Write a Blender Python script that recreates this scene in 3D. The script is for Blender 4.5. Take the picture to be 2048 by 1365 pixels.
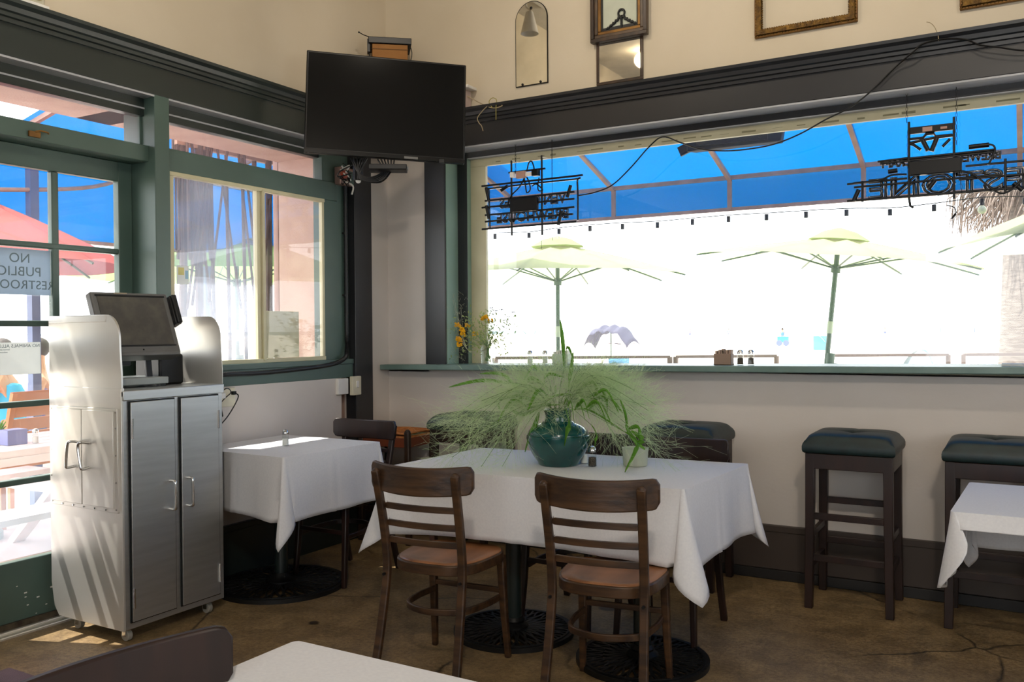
import bpy, math, random
from mathutils import Vector, Matrix
from math import sin, cos, pi, radians, sqrt, exp, atan2
S = bpy.context.scene
COL = S.collection
for o in list(bpy.data.objects): bpy.data.objects.remove(o)

# ------------------------------------------------------------ camera
FPX = 1764.0
yaw, pitch, roll = radians(30.2), radians(.7), radians(.41)
Fw = Vector((-sin(yaw)*cos(pitch), cos(yaw)*cos(pitch), -sin(pitch)))
R0 = Fw.cross(Vector((0,0,1))).normalized(); U0 = R0.cross(Fw)
Rt = R0*cos(roll) - U0*sin(roll); Up = U0*cos(roll) + R0*sin(roll)
EYE = Vector((0,0,1.38))
cam = bpy.data.cameras.new('camera'); cam.sensor_width = 36; cam.lens = FPX/2048*36
cam.clip_start = .05; cam.clip_end = 3000
co = bpy.data.objects.new('camera', cam); COL.objects.link(co)
m = Matrix((Rt, Up, -Fw)).transposed().to_4x4(); m.translation = EYE
co.matrix_world = m; S.camera = co
# survey helpers: a measured sight line met with a real plane of the room
def ray(x, y): return Fw*FPX + Rt*(x-1024) - Up*(y-682.5)
def onz(x, y, z=0.0): d = ray(x, y); return EYE + d*((z-EYE.z)/d.z)
def ony(x, y, Y): d = ray(x, y); return EYE + d*(Y/d.y)
def onx(x, y, X): d = ray(x, y); return EYE + d*(X/d.x)
def atd(x, y, d): return EYE + ray(x, y)/FPX*d

# ------------------------------------------------------------ world, sun, room and fill lights, exposure
S.view_settings.view_transform = 'Standard'; S.view_settings.look = 'None'
S.view_settings.gamma = 1; S.view_settings.use_curve_mapping = False
S.view_settings.exposure = 0.14
w = bpy.data.worlds.new('sky'); S.world = w; w.use_nodes = True
bg = w.node_tree.nodes['Background']; bg.inputs[0].default_value = (.93,.97,1,1); bg.inputs[1].default_value = 4.2
def light(kind, name, loc, energy, color, size=None, rot=None, spot=None, sy=None):
    l = bpy.data.lights.new(name, kind); l.energy = energy; l.color = color
    if kind == 'AREA':
        l.size = size
        if sy: l.shape = 'RECTANGLE'; l.size_y = sy
    elif kind == 'SUN': l.angle = radians(.6)
    elif size: l.shadow_soft_size = size
    if spot: l.spot_size = spot; l.spot_blend = .6
    o = bpy.data.objects.new(name, l); COL.objects.link(o); o.location = loc
    if rot is not None: o.rotation_euler = Vector(rot).to_track_quat('-Z','Y').to_euler()
    return o
light('SUN', 'sun', (-6,-4,12), 11, (1,.94,.84), rot=(.5,.2,-1))
for loc, d, e in (((-2.3,3.1,4.0),(-.1,1,-.38),42),((-.5,3.0,4.0),(.05,1,-.38),46),((1.2,3.0,4.0),(.05,1,-.38),36),((-2.8,2.75,4.0),(-1,.15,-.45),22),((-2.5,1.7,4.0),(-1,-.3,-.38),25)):
    light('SPOT', 'track_and_fill_spot', loc, e, (1,.87,.70), size=.05, rot=d, spot=radians(120))
light('SPOT', 'track_and_fill_spot', (.7,-1.0,3.9), 220, (1,.87,.72), size=.12, rot=(-2.6,4.3,-3.3), spot=radians(75))  # added warm fill from behind the camera, no fixture there
S.cycles.max_bounces = 8; S.cycles.diffuse_bounces = 5; S.cycles.glossy_bounces = 4
S.cycles.transmission_bounces = 8; S.cycles.transparent_max_bounces = 24
S.cycles.sample_clamp_indirect = 6; S.cycles.caustics_refractive = False; S.cycles.caustics_reflective = False
S.cycles.use_denoising = True

# ------------------------------------------------------------ materials
def lin(h):
    if isinstance(h, str):
        c = [int(h[i:i+2],16)/255 for i in (0,2,4)]
        return tuple([(v/12.92 if v<=.04045 else ((v+.055)/1.055)**2.4) for v in c])+(1,)
    return tuple(h)+(1,) if len(h)==3 else tuple(h)
MATS = {}
def mat(name, col, rough=.5, metal=0, col2=None, scale=8, stretch=None, bump=0, bscale=None, spec=.5, trans=0, sss=0, emit=None, es=1, lo=.35, hi=.65, detail=4, coat=0, alpha=None, tcol=None):
    if name in MATS: return MATS[name]
    M = bpy.data.materials.new(name); M.use_nodes = True; nt = M.node_tree; N = nt.nodes; L = nt.links
    b = N['Principled BSDF']
    b.inputs['Roughness'].default_value = rough; b.inputs['Metallic'].default_value = metal
    b.inputs['Specular IOR Level'].default_value = spec; b.inputs['Base Color'].default_value = lin(col)
    b.inputs['Transmission Weight'].default_value = trans; b.inputs['Coat Weight'].default_value = coat
    if emit: b.inputs['Emission Color'].default_value = lin(emit); b.inputs['Emission Strength'].default_value = es
    tc = N.new('ShaderNodeTexCoord'); mp = N.new('ShaderNodeMapping'); L.new(tc.outputs['Object'], mp.inputs[0])
    if stretch: mp.inputs['Scale'].default_value = stretch
    nz = N.new('ShaderNodeTexNoise'); nz.inputs['Scale'].default_value = scale; nz.inputs['Detail'].default_value = detail
    L.new(mp.outputs[0], nz.inputs['Vector'])
    rp = N.new('ShaderNodeValToRGB'); rp.color_ramp.elements[0].position = lo; rp.color_ramp.elements[1].position = hi
    c1 = lin(col); c2 = lin(col2) if col2 else tuple([v*.88 for v in c1[:3]])+(1,)
    rp.color_ramp.elements[0].color = c1; rp.color_ramp.elements[1].color = c2
    L.new(nz.outputs['Fac'], rp.inputs[0]); L.new(rp.outputs[0], b.inputs['Base Color'])
    if bump:
        n2 = N.new('ShaderNodeTexNoise'); n2.inputs['Scale'].default_value = bscale or scale*4; n2.inputs['Detail'].default_value = 5
        L.new(mp.outputs[0], n2.inputs['Vector'])
        bp = N.new('ShaderNodeBump'); bp.inputs['Strength'].default_value = bump; bp.inputs['Distance'].default_value = .01
        L.new(n2.outputs['Fac'], bp.inputs['Height']); L.new(bp.outputs[0], b.inputs['Normal'])
    if tcol:   # thin cloth or leaf: part of the light passes through
        t = N.new('ShaderNodeBsdfTranslucent'); t.inputs[0].default_value = lin(tcol)
        mx = N.new('ShaderNodeMixShader'); mx.inputs[0].default_value = trans or .5; b.inputs['Transmission Weight'].default_value = 0
        L.new(b.outputs[0], mx.inputs[1]); L.new(t.outputs[0], mx.inputs[2]); L.new(mx.outputs[0], N['Material Output'].inputs[0])
    MATS[name] = M; return M
def glass(name, tint=(1,1,1), rough=0.0, haze=0.0, refl=.06, hcol=(.8,.85,.9)):
    if name in MATS: return MATS[name]
    M = bpy.data.materials.new(name); M.use_nodes = True; nt = M.node_tree; N = nt.nodes; L = nt.links
    N.remove(N['Principled BSDF'])
    tr = N.new('ShaderNodeBsdfTransparent'); tr.inputs[0].default_value = tint+(1,)
    gl = N.new('ShaderNodeBsdfGlossy'); gl.inputs['Roughness'].default_value = max(rough,.01)
    lw = N.new('ShaderNodeLayerWeight'); lw.inputs[0].default_value = .5
    pw = N.new('ShaderNodeMath'); pw.operation = 'POWER'; pw.inputs[1].default_value = 5; L.new(lw.outputs['Facing'], pw.inputs[0])
    fr = N.new('ShaderNodeMath'); fr.operation = 'MULTIPLY_ADD'; fr.inputs[1].default_value = .8; fr.inputs[2].default_value = refl*.5; L.new(pw.outputs[0], fr.inputs[0])
    mx = N.new('ShaderNodeMixShader'); L.new(fr.outputs[0], mx.inputs[0]); L.new(tr.outputs[0], mx.inputs[1]); L.new(gl.outputs[0], mx.inputs[2])
    out = mx
    if haze:   # a film of salt and dust on the pane
        df = N.new('ShaderNodeBsdfTranslucent'); df.inputs[0].default_value = hcol+(1,)
        tc = N.new('ShaderNodeTexCoord'); nz = N.new('ShaderNodeTexNoise'); nz.inputs['Scale'].default_value = 2.2; nz.inputs['Detail'].default_value = 6
        L.new(tc.outputs['Object'], nz.inputs['Vector'])
        mr = N.new('ShaderNodeMapRange'); mr.inputs[3].default_value = haze*.4; mr.inputs[4].default_value = haze*1.6
        mr.inputs[1].default_value = .3; mr.inputs[2].default_value = .7
        L.new(nz.outputs['Fac'], mr.inputs[0])
        m2 = N.new('ShaderNodeMixShader'); L.new(mr.outputs[0], m2.inputs[0]); L.new(mx.outputs[0], m2.inputs[1]); L.new(df.outputs[0], m2.inputs[2]); out = m2
    L.new(out.outputs[0], N['Material Output'].inputs[0]); MATS[name] = M; return M

m_wallup = mat('cream_plaster', 'd2c6b0', .75, col2='cabda5', scale=1.5, bump=.05, bscale=60)
m_walllow = mat('pale_plaster', 'd5cec8', .7, col2='ccc4bc', scale=1.3, bump=.08, bscale=50)
m_ceil = mat('ceiling_paint', 'ddd8cc', .8)
m_trim = mat('dark_green_paint', '212b28', .38, col2='1c2523', scale=3, bump=.04, bscale=30, spec=.6)
m_trimA = mat('charcoal_paint', '252629', .36, col2='202124', scale=3, bump=.04, bscale=30, spec=.6)
m_green = mat('grey_green_paint', '4b6058', .42, col2='445850', scale=3, bump=.05, bscale=25)
m_sill = mat('worn_green_sill', '6f8781', .35, col2='607872', scale=5, bump=.08, bscale=30)
m_cream = mat('cream_window_frame', 'c9c3a2', .5, col2='bdb696', scale=5)
m_pink = mat('pink_stucco', 'c6aa9c', .85, col2='b99b8d', scale=6, bump=.35, bscale=90)
m_wains = mat('brown_wainscot', '40362f', .5, col2='3a3029', scale=2)
m_base = mat('brown_black_base', '1c1917', .5)
m_black = mat('black_plastic', '0a0a0b', .38, spec=.3)
m_bmetal = mat('black_iron', '131313', .45, metal=.3, bump=.1, bscale=60)
m_screen = mat('screen_glass', '030303', .14, spec=.35)
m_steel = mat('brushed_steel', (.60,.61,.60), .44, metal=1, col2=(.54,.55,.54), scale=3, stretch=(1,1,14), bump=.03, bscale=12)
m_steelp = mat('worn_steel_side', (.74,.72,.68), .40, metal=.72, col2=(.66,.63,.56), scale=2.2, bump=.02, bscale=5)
m_chrome = mat('polished_steel', (.7,.7,.7), .15, metal=1)
m_wood = mat('dark_walnut', '3d2818', .40, col2='23160d', scale=5, stretch=(6,6,.8), bump=.08, bscale=14, coat=.2)
m_wood2 = mat('worn_walnut', '4e351f', .45, col2='2c1c10', scale=6, stretch=(.8,6,6), bump=.12, bscale=12)
m_seat = mat('worn_wood_seat', '9a6742', .30, col2='6d4426', scale=3, stretch=(3,.6,1), bump=.05)
m_mahog = mat('dark_mahogany', '2c1913', .4, col2='1e110d', scale=4, stretch=(5,5,.8), bump=.05)
m_leather = mat('dark_green_vinyl', '10282a', .46, col2='0c1f20', scale=20, bump=.06, bscale=150)
m_rush = mat('rush_cord', 'cc8444', .65, col2='a5632e', scale=30, bump=.4, bscale=120)
m_linen = mat('white_linen', 'efeff1', .8, col2='e9e9ec', scale=120, bump=.03, bscale=500, trans=.12, tcol='d8d4d0')
m_teal = mat('teal_glaze', '0d4f4c', .2, col2='083434', scale=7, lo=.4, hi=.7, bump=.03, coat=.6)
m_white = mat('white_paint', 'e6e4df', .5)
m_frost = mat('frosted_white_glass', 'd9dccb', .35, trans=.4, tcol='e2e6d2')
m_clear = glass('clear_glass', (.93,.95,.94))
m_pane = glass('window_glass', (.99,.995,1), haze=.012)
m_dusty = glass('dusty_window_glass', (.97,.98,1), haze=.10, hcol=(.75,.85,1))
m_dusty2 = glass('dusty_transom_glass', (.98,.98,1), haze=.05, hcol=(.9,.8,.9))
m_grass = mat('feathery_grass', 'e4efd2', .6, col2='cfe4b6', scale=12, trans=.5, tcol='ecf6d6')
m_leaf = mat('green_blade', '74a63c', .45, col2='578a2c', scale=10, trans=.45, tcol='a2d458')
m_stem = mat('green_stem', '6f8f52', .5)
m_yellow = mat('yellow_petals', 'ffd21a', .6, col2='f0b40c', scale=40, trans=.35, tcol='ffd83a')
m_grey = mat('grey_plastic', '6a6a68', .4)
m_dgrey = mat('dark_grey_plastic', '222324', .42, spec=.35)
m_card = mat('cardboard', '9a6a35', .8, col2='8e5f2d', scale=6)
m_gold = mat('aged_gold', '7a5a22', .4, metal=.6, col2='4a3312', scale=40, bump=.9, bscale=70)
m_gold2 = mat('dull_gold_wood', '8a6226', .45, metal=.3, col2='6b4716', scale=12, stretch=(1,1,1))
m_mirror = mat('mirror_silver', (.78,.76,.68), .02, metal=1)
m_blue = mat('blue_canvas', (.002,.08,.27), .8, col2=(.002,.075,.25), scale=2, trans=.78, tcol=(.0,.075,.25))
m_bar = mat('brown_metal_tube', 'b8947e', .6, col2='a5826c', scale=9)
m_lime = mat('lime_umbrella_cloth', (.40,.45,.26), .8, trans=.6, tcol=(.39,.44,.25))
m_red = mat('red_umbrella_cloth', (.40,.10,.09), .8, trans=.6, tcol=(.42,.12,.11))
m_lime2 = mat('bright_green_cloth', (.22,.40,.10), .8, trans=.6, tcol=(.22,.38,.10))
m_pole = mat('green_grey_pole', '50665a', .5)
m_sand = mat('beach_sand', 'efe6d6', .9, col2='e6dcc8', scale=.8)
m_patio = mat('patio_concrete', 'd0c6c0', .85, col2='b0a59e', scale=1.2)
m_sea = mat('pale_sea', (.13,.185,.19), .6, col2=(.12,.175,.185), scale=.02, spec=.1)
m_bamb = mat('weathered_cane', '5d4636', .7, col2='40302a', scale=14, stretch=(6,6,.6), bump=.2)
m_thatch = mat('dead_palm_fronds', '7d7066', .85, col2='564a42', scale=25, stretch=(5,5,.4))
m_trunk = mat('palm_bark', '6c655f', .9, col2='534c47', scale=6, stretch=(1,1,7), bump=.6, bscale=9)
m_slat = mat('orange_teak', 'c98c5c', .6, col2='b97c4c', scale=5)
m_skin = mat('skin', 'b98566', .6)
m_copper = mat('old_wire', 'a08a5a', .6)
m_paper = mat('white_paper', 'e6e8e4', .7, trans=.45, tcol='e0e4e4')
m_bulb = mat('warm_bulb', 'fff0d8', .4, emit=(1,.82,.55), es=14)
m_salt = mat('white_salt', 'e8e8e4', .8)
m_pepper = mat('ground_pepper', '3a332d', .9, col2='6b6156', scale=300, lo=.5, hi=.6)
m_neon = mat('unlit_glass_tube', '17181b', .2, spec=.7, coat=.4)
m_rope = mat('beige_cord', 'a89878', .7)

# floor and mat get their own node trees
def floor_mat():
    M = bpy.data.materials.new('stained_concrete'); M.use_nodes = True; N = M.node_tree.nodes; L = M.node_tree.links; b = N['Principled BSDF']
    tc = N.new('ShaderNodeTexCoord')
    def noise(s, d=6, r=.6):
        n = N.new('ShaderNodeTexNoise'); n.inputs['Scale'].default_value = s; n.inputs['Detail'].default_value = d; n.inputs['Roughness'].default_value = r
        L.new(tc.outputs['Object'], n.inputs['Vector']); return n
    def ramp(src, a, ca, b_, cb):
        r = N.new('ShaderNodeValToRGB'); r.color_ramp.elements[0].position = a; r.color_ramp.elements[1].position = b_
        r.color_ramp.elements[0].color = lin(ca); r.color_ramp.elements[1].color = lin(cb); L.new(src, r.inputs[0]); return r
    def mix(kind, f, A, B):
        x = N.new('ShaderNodeMix'); x.data_type = 'RGBA'; x.blend_type = kind
        if isinstance(f, float): x.inputs[0].default_value = f
        else: L.new(f, x.inputs[0])
        L.new(A, x.inputs[6]); 
        if isinstance(B, tuple): x.inputs[7].default_value = B
        else: L.new(B, x.inputs[7])
        return x.outputs[2]
    base = ramp(noise(1.1).outputs[0], .32, '776042', .68, 'ab9168')
    spk = ramp(noise(55,3,.7).outputs[0], .35, '57452f', .62, '9c8663')
    c = mix('MIX', .55, base.outputs[0], spk.outputs[0])
    fine = ramp(noise(190,2,.5).outputs[0], .56, (1,1,1), .66, (.45,.42,.4)); c = mix('MULTIPLY', .55, c, fine.outputs[0])
    lf = ramp(noise(140,2).outputs[0], .68, (0,0,0), .72, (1,1,1)); c = mix('MIX', lf.outputs[0], c, lin('b8a888'))
    mot = ramp(noise(7,5,.65).outputs[0], .40, (.62,.58,.52), .62, (1.18,1.14,1.05)); c = mix('MULTIPLY', .8, c, mot.outputs[0])
    # cracks: warped cell borders, only here and there
    wn = noise(2.5, 4); wv = N.new('ShaderNodeMix'); wv.data_type = 'VECTOR'; wv.inputs[0].default_value = .12
    L.new(tc.outputs['Object'], wv.inputs[4]); L.new(wn.outputs['Color'], wv.inputs[5])
    vo = N.new('ShaderNodeTexVoronoi'); vo.feature = 'DISTANCE_TO_EDGE'; vo.inputs['Scale'].default_value = .8; L.new(wv.outputs[1], vo.inputs['Vector'])
    cr = ramp(vo.outputs['Distance'], .0, (1,1,1), .007, (0,0,0)); ms = ramp(noise(1.7,2).outputs[0], .45, (0,0,0), .52, (1,1,1))
    mm = N.new('ShaderNodeMath'); mm.operation = 'MULTIPLY'; L.new(cr.outputs[0], mm.inputs[0]); L.new(ms.outputs[0], mm.inputs[1])
    c = mix('MIX', mm.outputs[0], c, lin('2a2018'))
    st = ramp(noise(3.6,1,.3).outputs[0], .74, (0,0,0), .76, (1,1,1)); c = mix('MIX', st.outputs[0], c, lin('33281f'))
    L.new(c, b.inputs['Base Color'])
    rr = N.new('ShaderNodeMapRange'); rr.inputs[3].default_value = .28; rr.inputs[4].default_value = .62; L.new(noise(6).outputs[0], rr.inputs[0]); L.new(rr.outputs[0], b.inputs['Roughness'])
    bp = N.new('ShaderNodeBump'); bp.inputs['Strength'].default_value = .25; bp.inputs['Distance'].default_value = .004; L.new(noise(70,4).outputs[0], bp.inputs['Height']); L.new(bp.outputs[0], b.inputs['Normal'])
    return M
m_floor = floor_mat()

# ------------------------------------------------------------ mesh builder
class MB:
    def __init__(s): s.v = []; s.f = []
    def add(s, vs, fs):
        n = len(s.v); s.v += [tuple(v) for v in vs]; s.f += [tuple(i+n for i in f) for f in fs]; return s
    def box(s, x0, y0, z0, x1, y1, z1, M=None):
        vs = [Vector((x,y,z)) for z in (z0,z1) for y in (y0,y1) for x in (x0,x1)]
        if M is not None: vs = [M @ v for v in vs]
        return s.add(vs, [(0,2,3,1),(4,5,7,6),(0,1,5,4),(2,6,7,3),(0,4,6,2),(1,3,7,5)])
    def cbox(s, c, d, M=None):
        return s.box(c[0]-d[0]/2,c[1]-d[1]/2,c[2]-d[2]/2,c[0]+d[0]/2,c[1]+d[1]/2,c[2]+d[2]/2, M)
    def tube(s, pts, r, n=8, closed=False, cap=True):
        pts = [Vector(p) for p in pts]; k = len(pts)
        if k < 2: return s
        rs = r if isinstance(r, (list,tuple)) else [r]*k
        up = None; vs = []; 
        for i, p in enumerate(pts):
            if closed: t = pts[(i+1)%k]-pts[i-1]
            else: t = pts[min(i+1,k-1)]-pts[max(i-1,0)]
            if t.length < 1e-9: t = Vector((0,0,1))
            t.normalize()
            if up is None:
                up = Vector((0,0,1)) if abs(t.z) < .9 else Vector((1,0,0))
            a = (up - t*up.dot(t))
            if a.length < 1e-6: a = t.orthogonal()
            a.normalize(); b = t.cross(a); up = a
            for j in range(n):
                q = 2*pi*(j+.5)/n; vs.append(p + (a*cos(q)+b*sin(q))*rs[i])
        fs = []
        for i in range(k if closed else k-1):
            for j in range(n):
                a0=i*n+j; a1=i*n+(j+1)%n; b0=((i+1)%k)*n+j; b1=((i+1)%k)*n+(j+1)%n
                fs.append((a0,a1,b1,b0))
        if cap and not closed: fs += [tuple(range(n))[::-1], tuple((k-1)*n+j for j in range(n))]
        return s.add(vs, fs)
    def bar(s, pts, w, d, side=(1,0,0), taper=1):   # rectangular bar swept along a path; side = direction of the width
        pts = [Vector(p) for p in pts]; side = Vector(side).normalized(); k = len(pts); vs = []
        for i, p in enumerate(pts):
            t = (pts[min(i+1,k-1)]-pts[max(i-1,0)]).normalized(); sd = (side - t*side.dot(t)).normalized(); nn = t.cross(sd)
            q = 1+(taper-1)*i/(k-1)
            for a, b in ((-1,-1),(1,-1),(1,1),(-1,1)): vs.append(p + sd*a*w/2*q + nn*b*d/2*q)
        fs = [(i*4+j, i*4+(j+1)%4, (i+1)*4+(j+1)%4, (i+1)*4+j) for i in range(k-1) for j in range(4)]
        return s.add(vs, fs+[(3,2,1,0),tuple((k-1)*4+j for j in range(4))])
    def lathe(s, prof, n=32, c=(0,0,0)):
        vs = []; fs = []; k = len(prof)
        for r, z in prof:
            for j in range(n): q=2*pi*j/n; vs.append((c[0]+r*cos(q), c[1]+r*sin(q), c[2]+z))
        for i in range(k-1):
            for j in range(n): fs.append((i*n+j, i*n+(j+1)%n, (i+1)*n+(j+1)%n, (i+1)*n+j))
        if prof[0][0] > 1e-5: fs.append(tuple(range(n))[::-1])
        if prof[-1][0] > 1e-5: fs.append(tuple((k-1)*n+j for j in range(n)))
        return s.add(vs, fs)
    def prism(s, poly, M, h):     # polygon in local xy, thickness h along local z
        n = len(poly); vs = [M @ Vector((x,y,0)) for x,y in poly] + [M @ Vector((x,y,h)) for x,y in poly]
        fs = [tuple(range(n))[::-1], tuple(range(n,2*n))] + [(i,(i+1)%n,n+(i+1)%n,n+i) for i in range(n)]
        return s.add(vs, fs)
    def grid(s, fn, nu, nv):
        vs = [fn(i/nu, j/nv) for j in range(nv+1) for i in range(nu+1)]
        fs = [(j*(nu+1)+i, j*(nu+1)+i+1, (j+1)*(nu+1)+i+1, (j+1)*(nu+1)+i) for j in range(nv) for i in range(nu)]
        return s.add(vs, fs)
    def sphere(s, c, r, n=12, k=8, sc=(1,1,1)):
        vs=[]; fs=[]
        for i in range(k+1):
            a=pi*i/k
            for j in range(n): q=2*pi*j/n; vs.append((c[0]+r*sc[0]*sin(a)*cos(q), c[1]+r*sc[1]*sin(a)*sin(q), c[2]+r*sc[2]*cos(a)))
        for i in range(k):
            for j in range(n): fs.append((i*n+j,(i+1)*n+j,(i+1)*n+(j+1)%n,i*n+(j+1)%n))
        return s.add(vs, fs)
    def obj(s, name, m, parent=None, bev=0, smooth=True, angle=40, seg=2, solid=0, sub=0):
        me = bpy.data.meshes.new(name); me.from_pydata(s.v, [], s.f); me.materials.append(m); me.validate(); me.update()
        if smooth:
            me.shade_smooth()
            try: me.set_sharp_from_angle(angle=radians(angle))
            except Exception: pass
        o = bpy.data.objects.new(name, me); COL.objects.link(o)
        if parent: o.parent = parent
        if solid: q = o.modifiers.new('solid','SOLIDIFY'); q.thickness = solid; q.offset = 0
        if sub: q = o.modifiers.new('sub','SUBSURF'); q.levels = sub; q.render_levels = sub
        if bev: q = o.modifiers.new('bevel','BEVEL'); q.width = bev; q.segments = seg; q.limit_method = 'ANGLE'; q.angle_limit = radians(50)
        return o
def tag(o, label, cat, group=None, kind=None):
    o['label'] = label; o['category'] = cat
    if group: o['group'] = group
    if kind: o['kind'] = kind
    return o
def thing(name, label, cat, loc=(0,0,0), rz=0, group=None, rot=None):
    o = bpy.data.objects.new(name, None); o.empty_display_size = .1; COL.objects.link(o); o.location = loc
    o.rotation_euler = rot if rot is not None else (0,0,rz)
    return tag(o, label, cat, group)
def struct(name, mb, m, bev=0, parent=None, **k):
    o = mb.obj(name, m, parent, bev=bev, **k)
    if parent is None: o['kind'] = 'structure'
    return o
def kids(o): return [c for c in bpy.data.objects if c.parent == o]
def dup(root, loc, rz=0, label=None, group=None):
    r = root.copy(); COL.objects.link(r); r.location = loc; r.rotation_euler = (0,0,rz)
    if label: r['label'] = label
    if group: r['group'] = group
    for ch in kids(root):
        c = ch.copy(); COL.objects.link(c); c.parent = r
        for g in kids(ch):
            d = g.copy(); COL.objects.link(d); d.parent = c
    return r
def smoothpath(pts, n=8, closed=False):   # Catmull-Rom
    P = [Vector(p) for p in pts]; out = []; k = len(P)
    for i in range(k if closed else k-1):
        if closed: a,b,c,d = P[i-1],P[i],P[(i+1)%k],P[(i+2)%k]
        else: a,b,c,d = P[max(i-1,0)],P[i],P[i+1],P[min(i+2,k-1)]
        for j in range(n):
            t=j/n; out.append(.5*((2*b)+(c-a)*t+(2*a-5*b+4*c-d)*t*t+(3*b-a-3*c+d)*t**3))
    if not closed: out.append(P[-1])
    return out
def text_mesh(s, size, name, m, parent, M, extrude=.002, bevel=0, outline=False, spacing=1, align='CENTER'):
    cu = bpy.data.curves.new(name, 'FONT'); cu.body = s; cu.size = size; cu.align_x = align; cu.align_y = 'CENTER'; cu.space_character = spacing
    if outline: cu.fill_mode = 'NONE'; cu.bevel_depth = bevel; cu.bevel_resolution = 1; cu.resolution_u = 3
    else: cu.extrude = extrude
    t = bpy.data.objects.new('tmp', cu); COL.objects.link(t)
    dg = bpy.context.evaluated_depsgraph_get(); me = bpy.data.meshes.new_from_object(t.evaluated_get(dg)); bpy.data.objects.remove(t)
    me.name = name; me.materials.clear(); me.materials.append(m); me.transform(M)
    o = bpy.data.objects.new(name, me); COL.objects.link(o)
    if parent: o.parent = parent
    return o

# ============================================================ THE ROOM
XB, YA = -3.87, 4.92
m_under = mat('lit_soffit_tint','b4b6ba',.3,col2='a8aaae',scale=3)  # window light on the header undersides, put into the colour
m_jamb = mat('light_green_reveal','8aa596',.45,col2='7f9a8b',scale=3)  # lighter green, for the reveal faces only
def B(*b):
    mb = MB()
    for q in b: mb.box(*q)
    return mb
def shelf_z(x): return 1.189 + .0103*x            # the ledge sags a little towards the corner
CZ = 4.18
struct('floor', B((-4.06,-3.2,-.1, 3.4,4.95,0)), m_floor)
struct('ceiling', B((-4.3,-3.4,CZ, 3.5,5.3,CZ+.1)), m_ceil)
# left wall: below the window, above the header, pier at the corner, solid part before the door
struct('wall_left', B((-4.25,3.087,.0, -3.875,4.43,1.16),(-4.25,-3.2,2.80, XB,5.25,CZ),(-4.02,4.546,0, -3.865,5.2,2.81),(-4.25,-3.2,0, XB,2.12,2.81)), m_walllow)
struct('wall_left_upper', B((XB-.005,-3.2,2.83, XB+.004,4.921,CZ)), m_wallup)
struct('wall_right', B((-4.25,YA,0, 3.4,5.20,1.13),(-3.95,YA,1.1, -3.52,5.20,2.81),(-4.25,YA,2.75, 3.4,5.2,CZ)), m_walllow)
struct('wall_right_upper', B((-3.875,YA-.004,2.83, 3.4,YA+.004,CZ)), m_wallup)
# rear half of the dining room: walls with wide shopfront openings
struct('wall_back', B((-4.25,-3.4,0, 3.5,-3.2,.9),(-4.25,-3.4,2.6, 3.5,-3.2,CZ),(-4.25,-3.4,0,-1.2,-3.2,CZ),(2.6,-3.4,0,3.5,-3.2,CZ)), m_walllow)
struct('wall_far_right', B((3.4,-3.4,0, 3.6,5.25,1.0),(3.4,-3.4,2.55, 3.6,5.25,CZ),(3.4,-3.4,0,3.6,-.4,CZ),(3.4,1.9,0,3.6,5.25,CZ)), m_walllow)
# outside skin in pink stucco
struct('wall_left_exterior', B((-4.36,4.37,-.1, -3.95,5.25,3.3),(-4.36,2.9,2.525, -3.965,4.45,3.3),(-4.36,1.0,2.525,-3.965,3.1,3.3),(-4.36,3.1,-.1,-4.24,4.4,1.10),(-4.36,-3.4,-.1,-4.24,2.08,3.3)), m_pink)
struct('wall_right_exterior', B((-4.36,5.19,-.1, 3.4,5.26,1.10),(-4.36,5.12,2.57, 3.4,5.26,4.4),(-4.36,5.19,-.1,-3.25,5.26,4.4)), m_pink)
# header mouldings
crown = [(0,2.742),(.014,2.742),(.016,2.760),(.028,2.764),(.030,2.780),(.040,2.786),(.046,2.806),(.062,2.820),(.064,2.836),(0,2.836)]
def run(profile, axis, a, b, base):
    mb = MB(); n = len(profile)
    vs = []
    for t in (a, b):
        for d, z in profile: vs.append((t, base-d, z) if axis=='x' else (base+d, t, z))
    return mb.add(vs, [(i,(i+1)%n,n+(i+1)%n,n+i) for i in range(n)]+[tuple(range(n))[::-1],tuple(range(n,2*n))])
struct('trim_1', run(crown,'x',-3.87,3.4,YA-.02), m_trimA, angle=25)
struct('trim_2', run(crown,'y',-3.2,4.92,XB+.02), m_trim, angle=25)
struct('trim_3', B((-3.87,4.90,2.600, 3.4,4.925,2.745),(-3.37,5.05,2.553, 3.4,5.11,2.80)), m_trimA, bev=.002)
struct('trim_4', B((-3.90,-3.2,2.600, -3.85,4.92,2.745),(-3.99,2.1,2.50, -3.935,4.45,2.80)), m_trim, bev=.002)
struct('trim_15', B((-3.36,4.904,2.590, 3.4,5.049,2.5995),(-3.28,5.052,2.5465, 3.4,5.094,2.5525)), m_under)  # pale strips painted as the window-lit undersides, here and on the left
struct('trim_16', B((-3.934,2.1,2.590, -3.853,4.545,2.5995),(-3.940,2.1,2.535,-3.929,4.45,2.543)), m_under)
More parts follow.
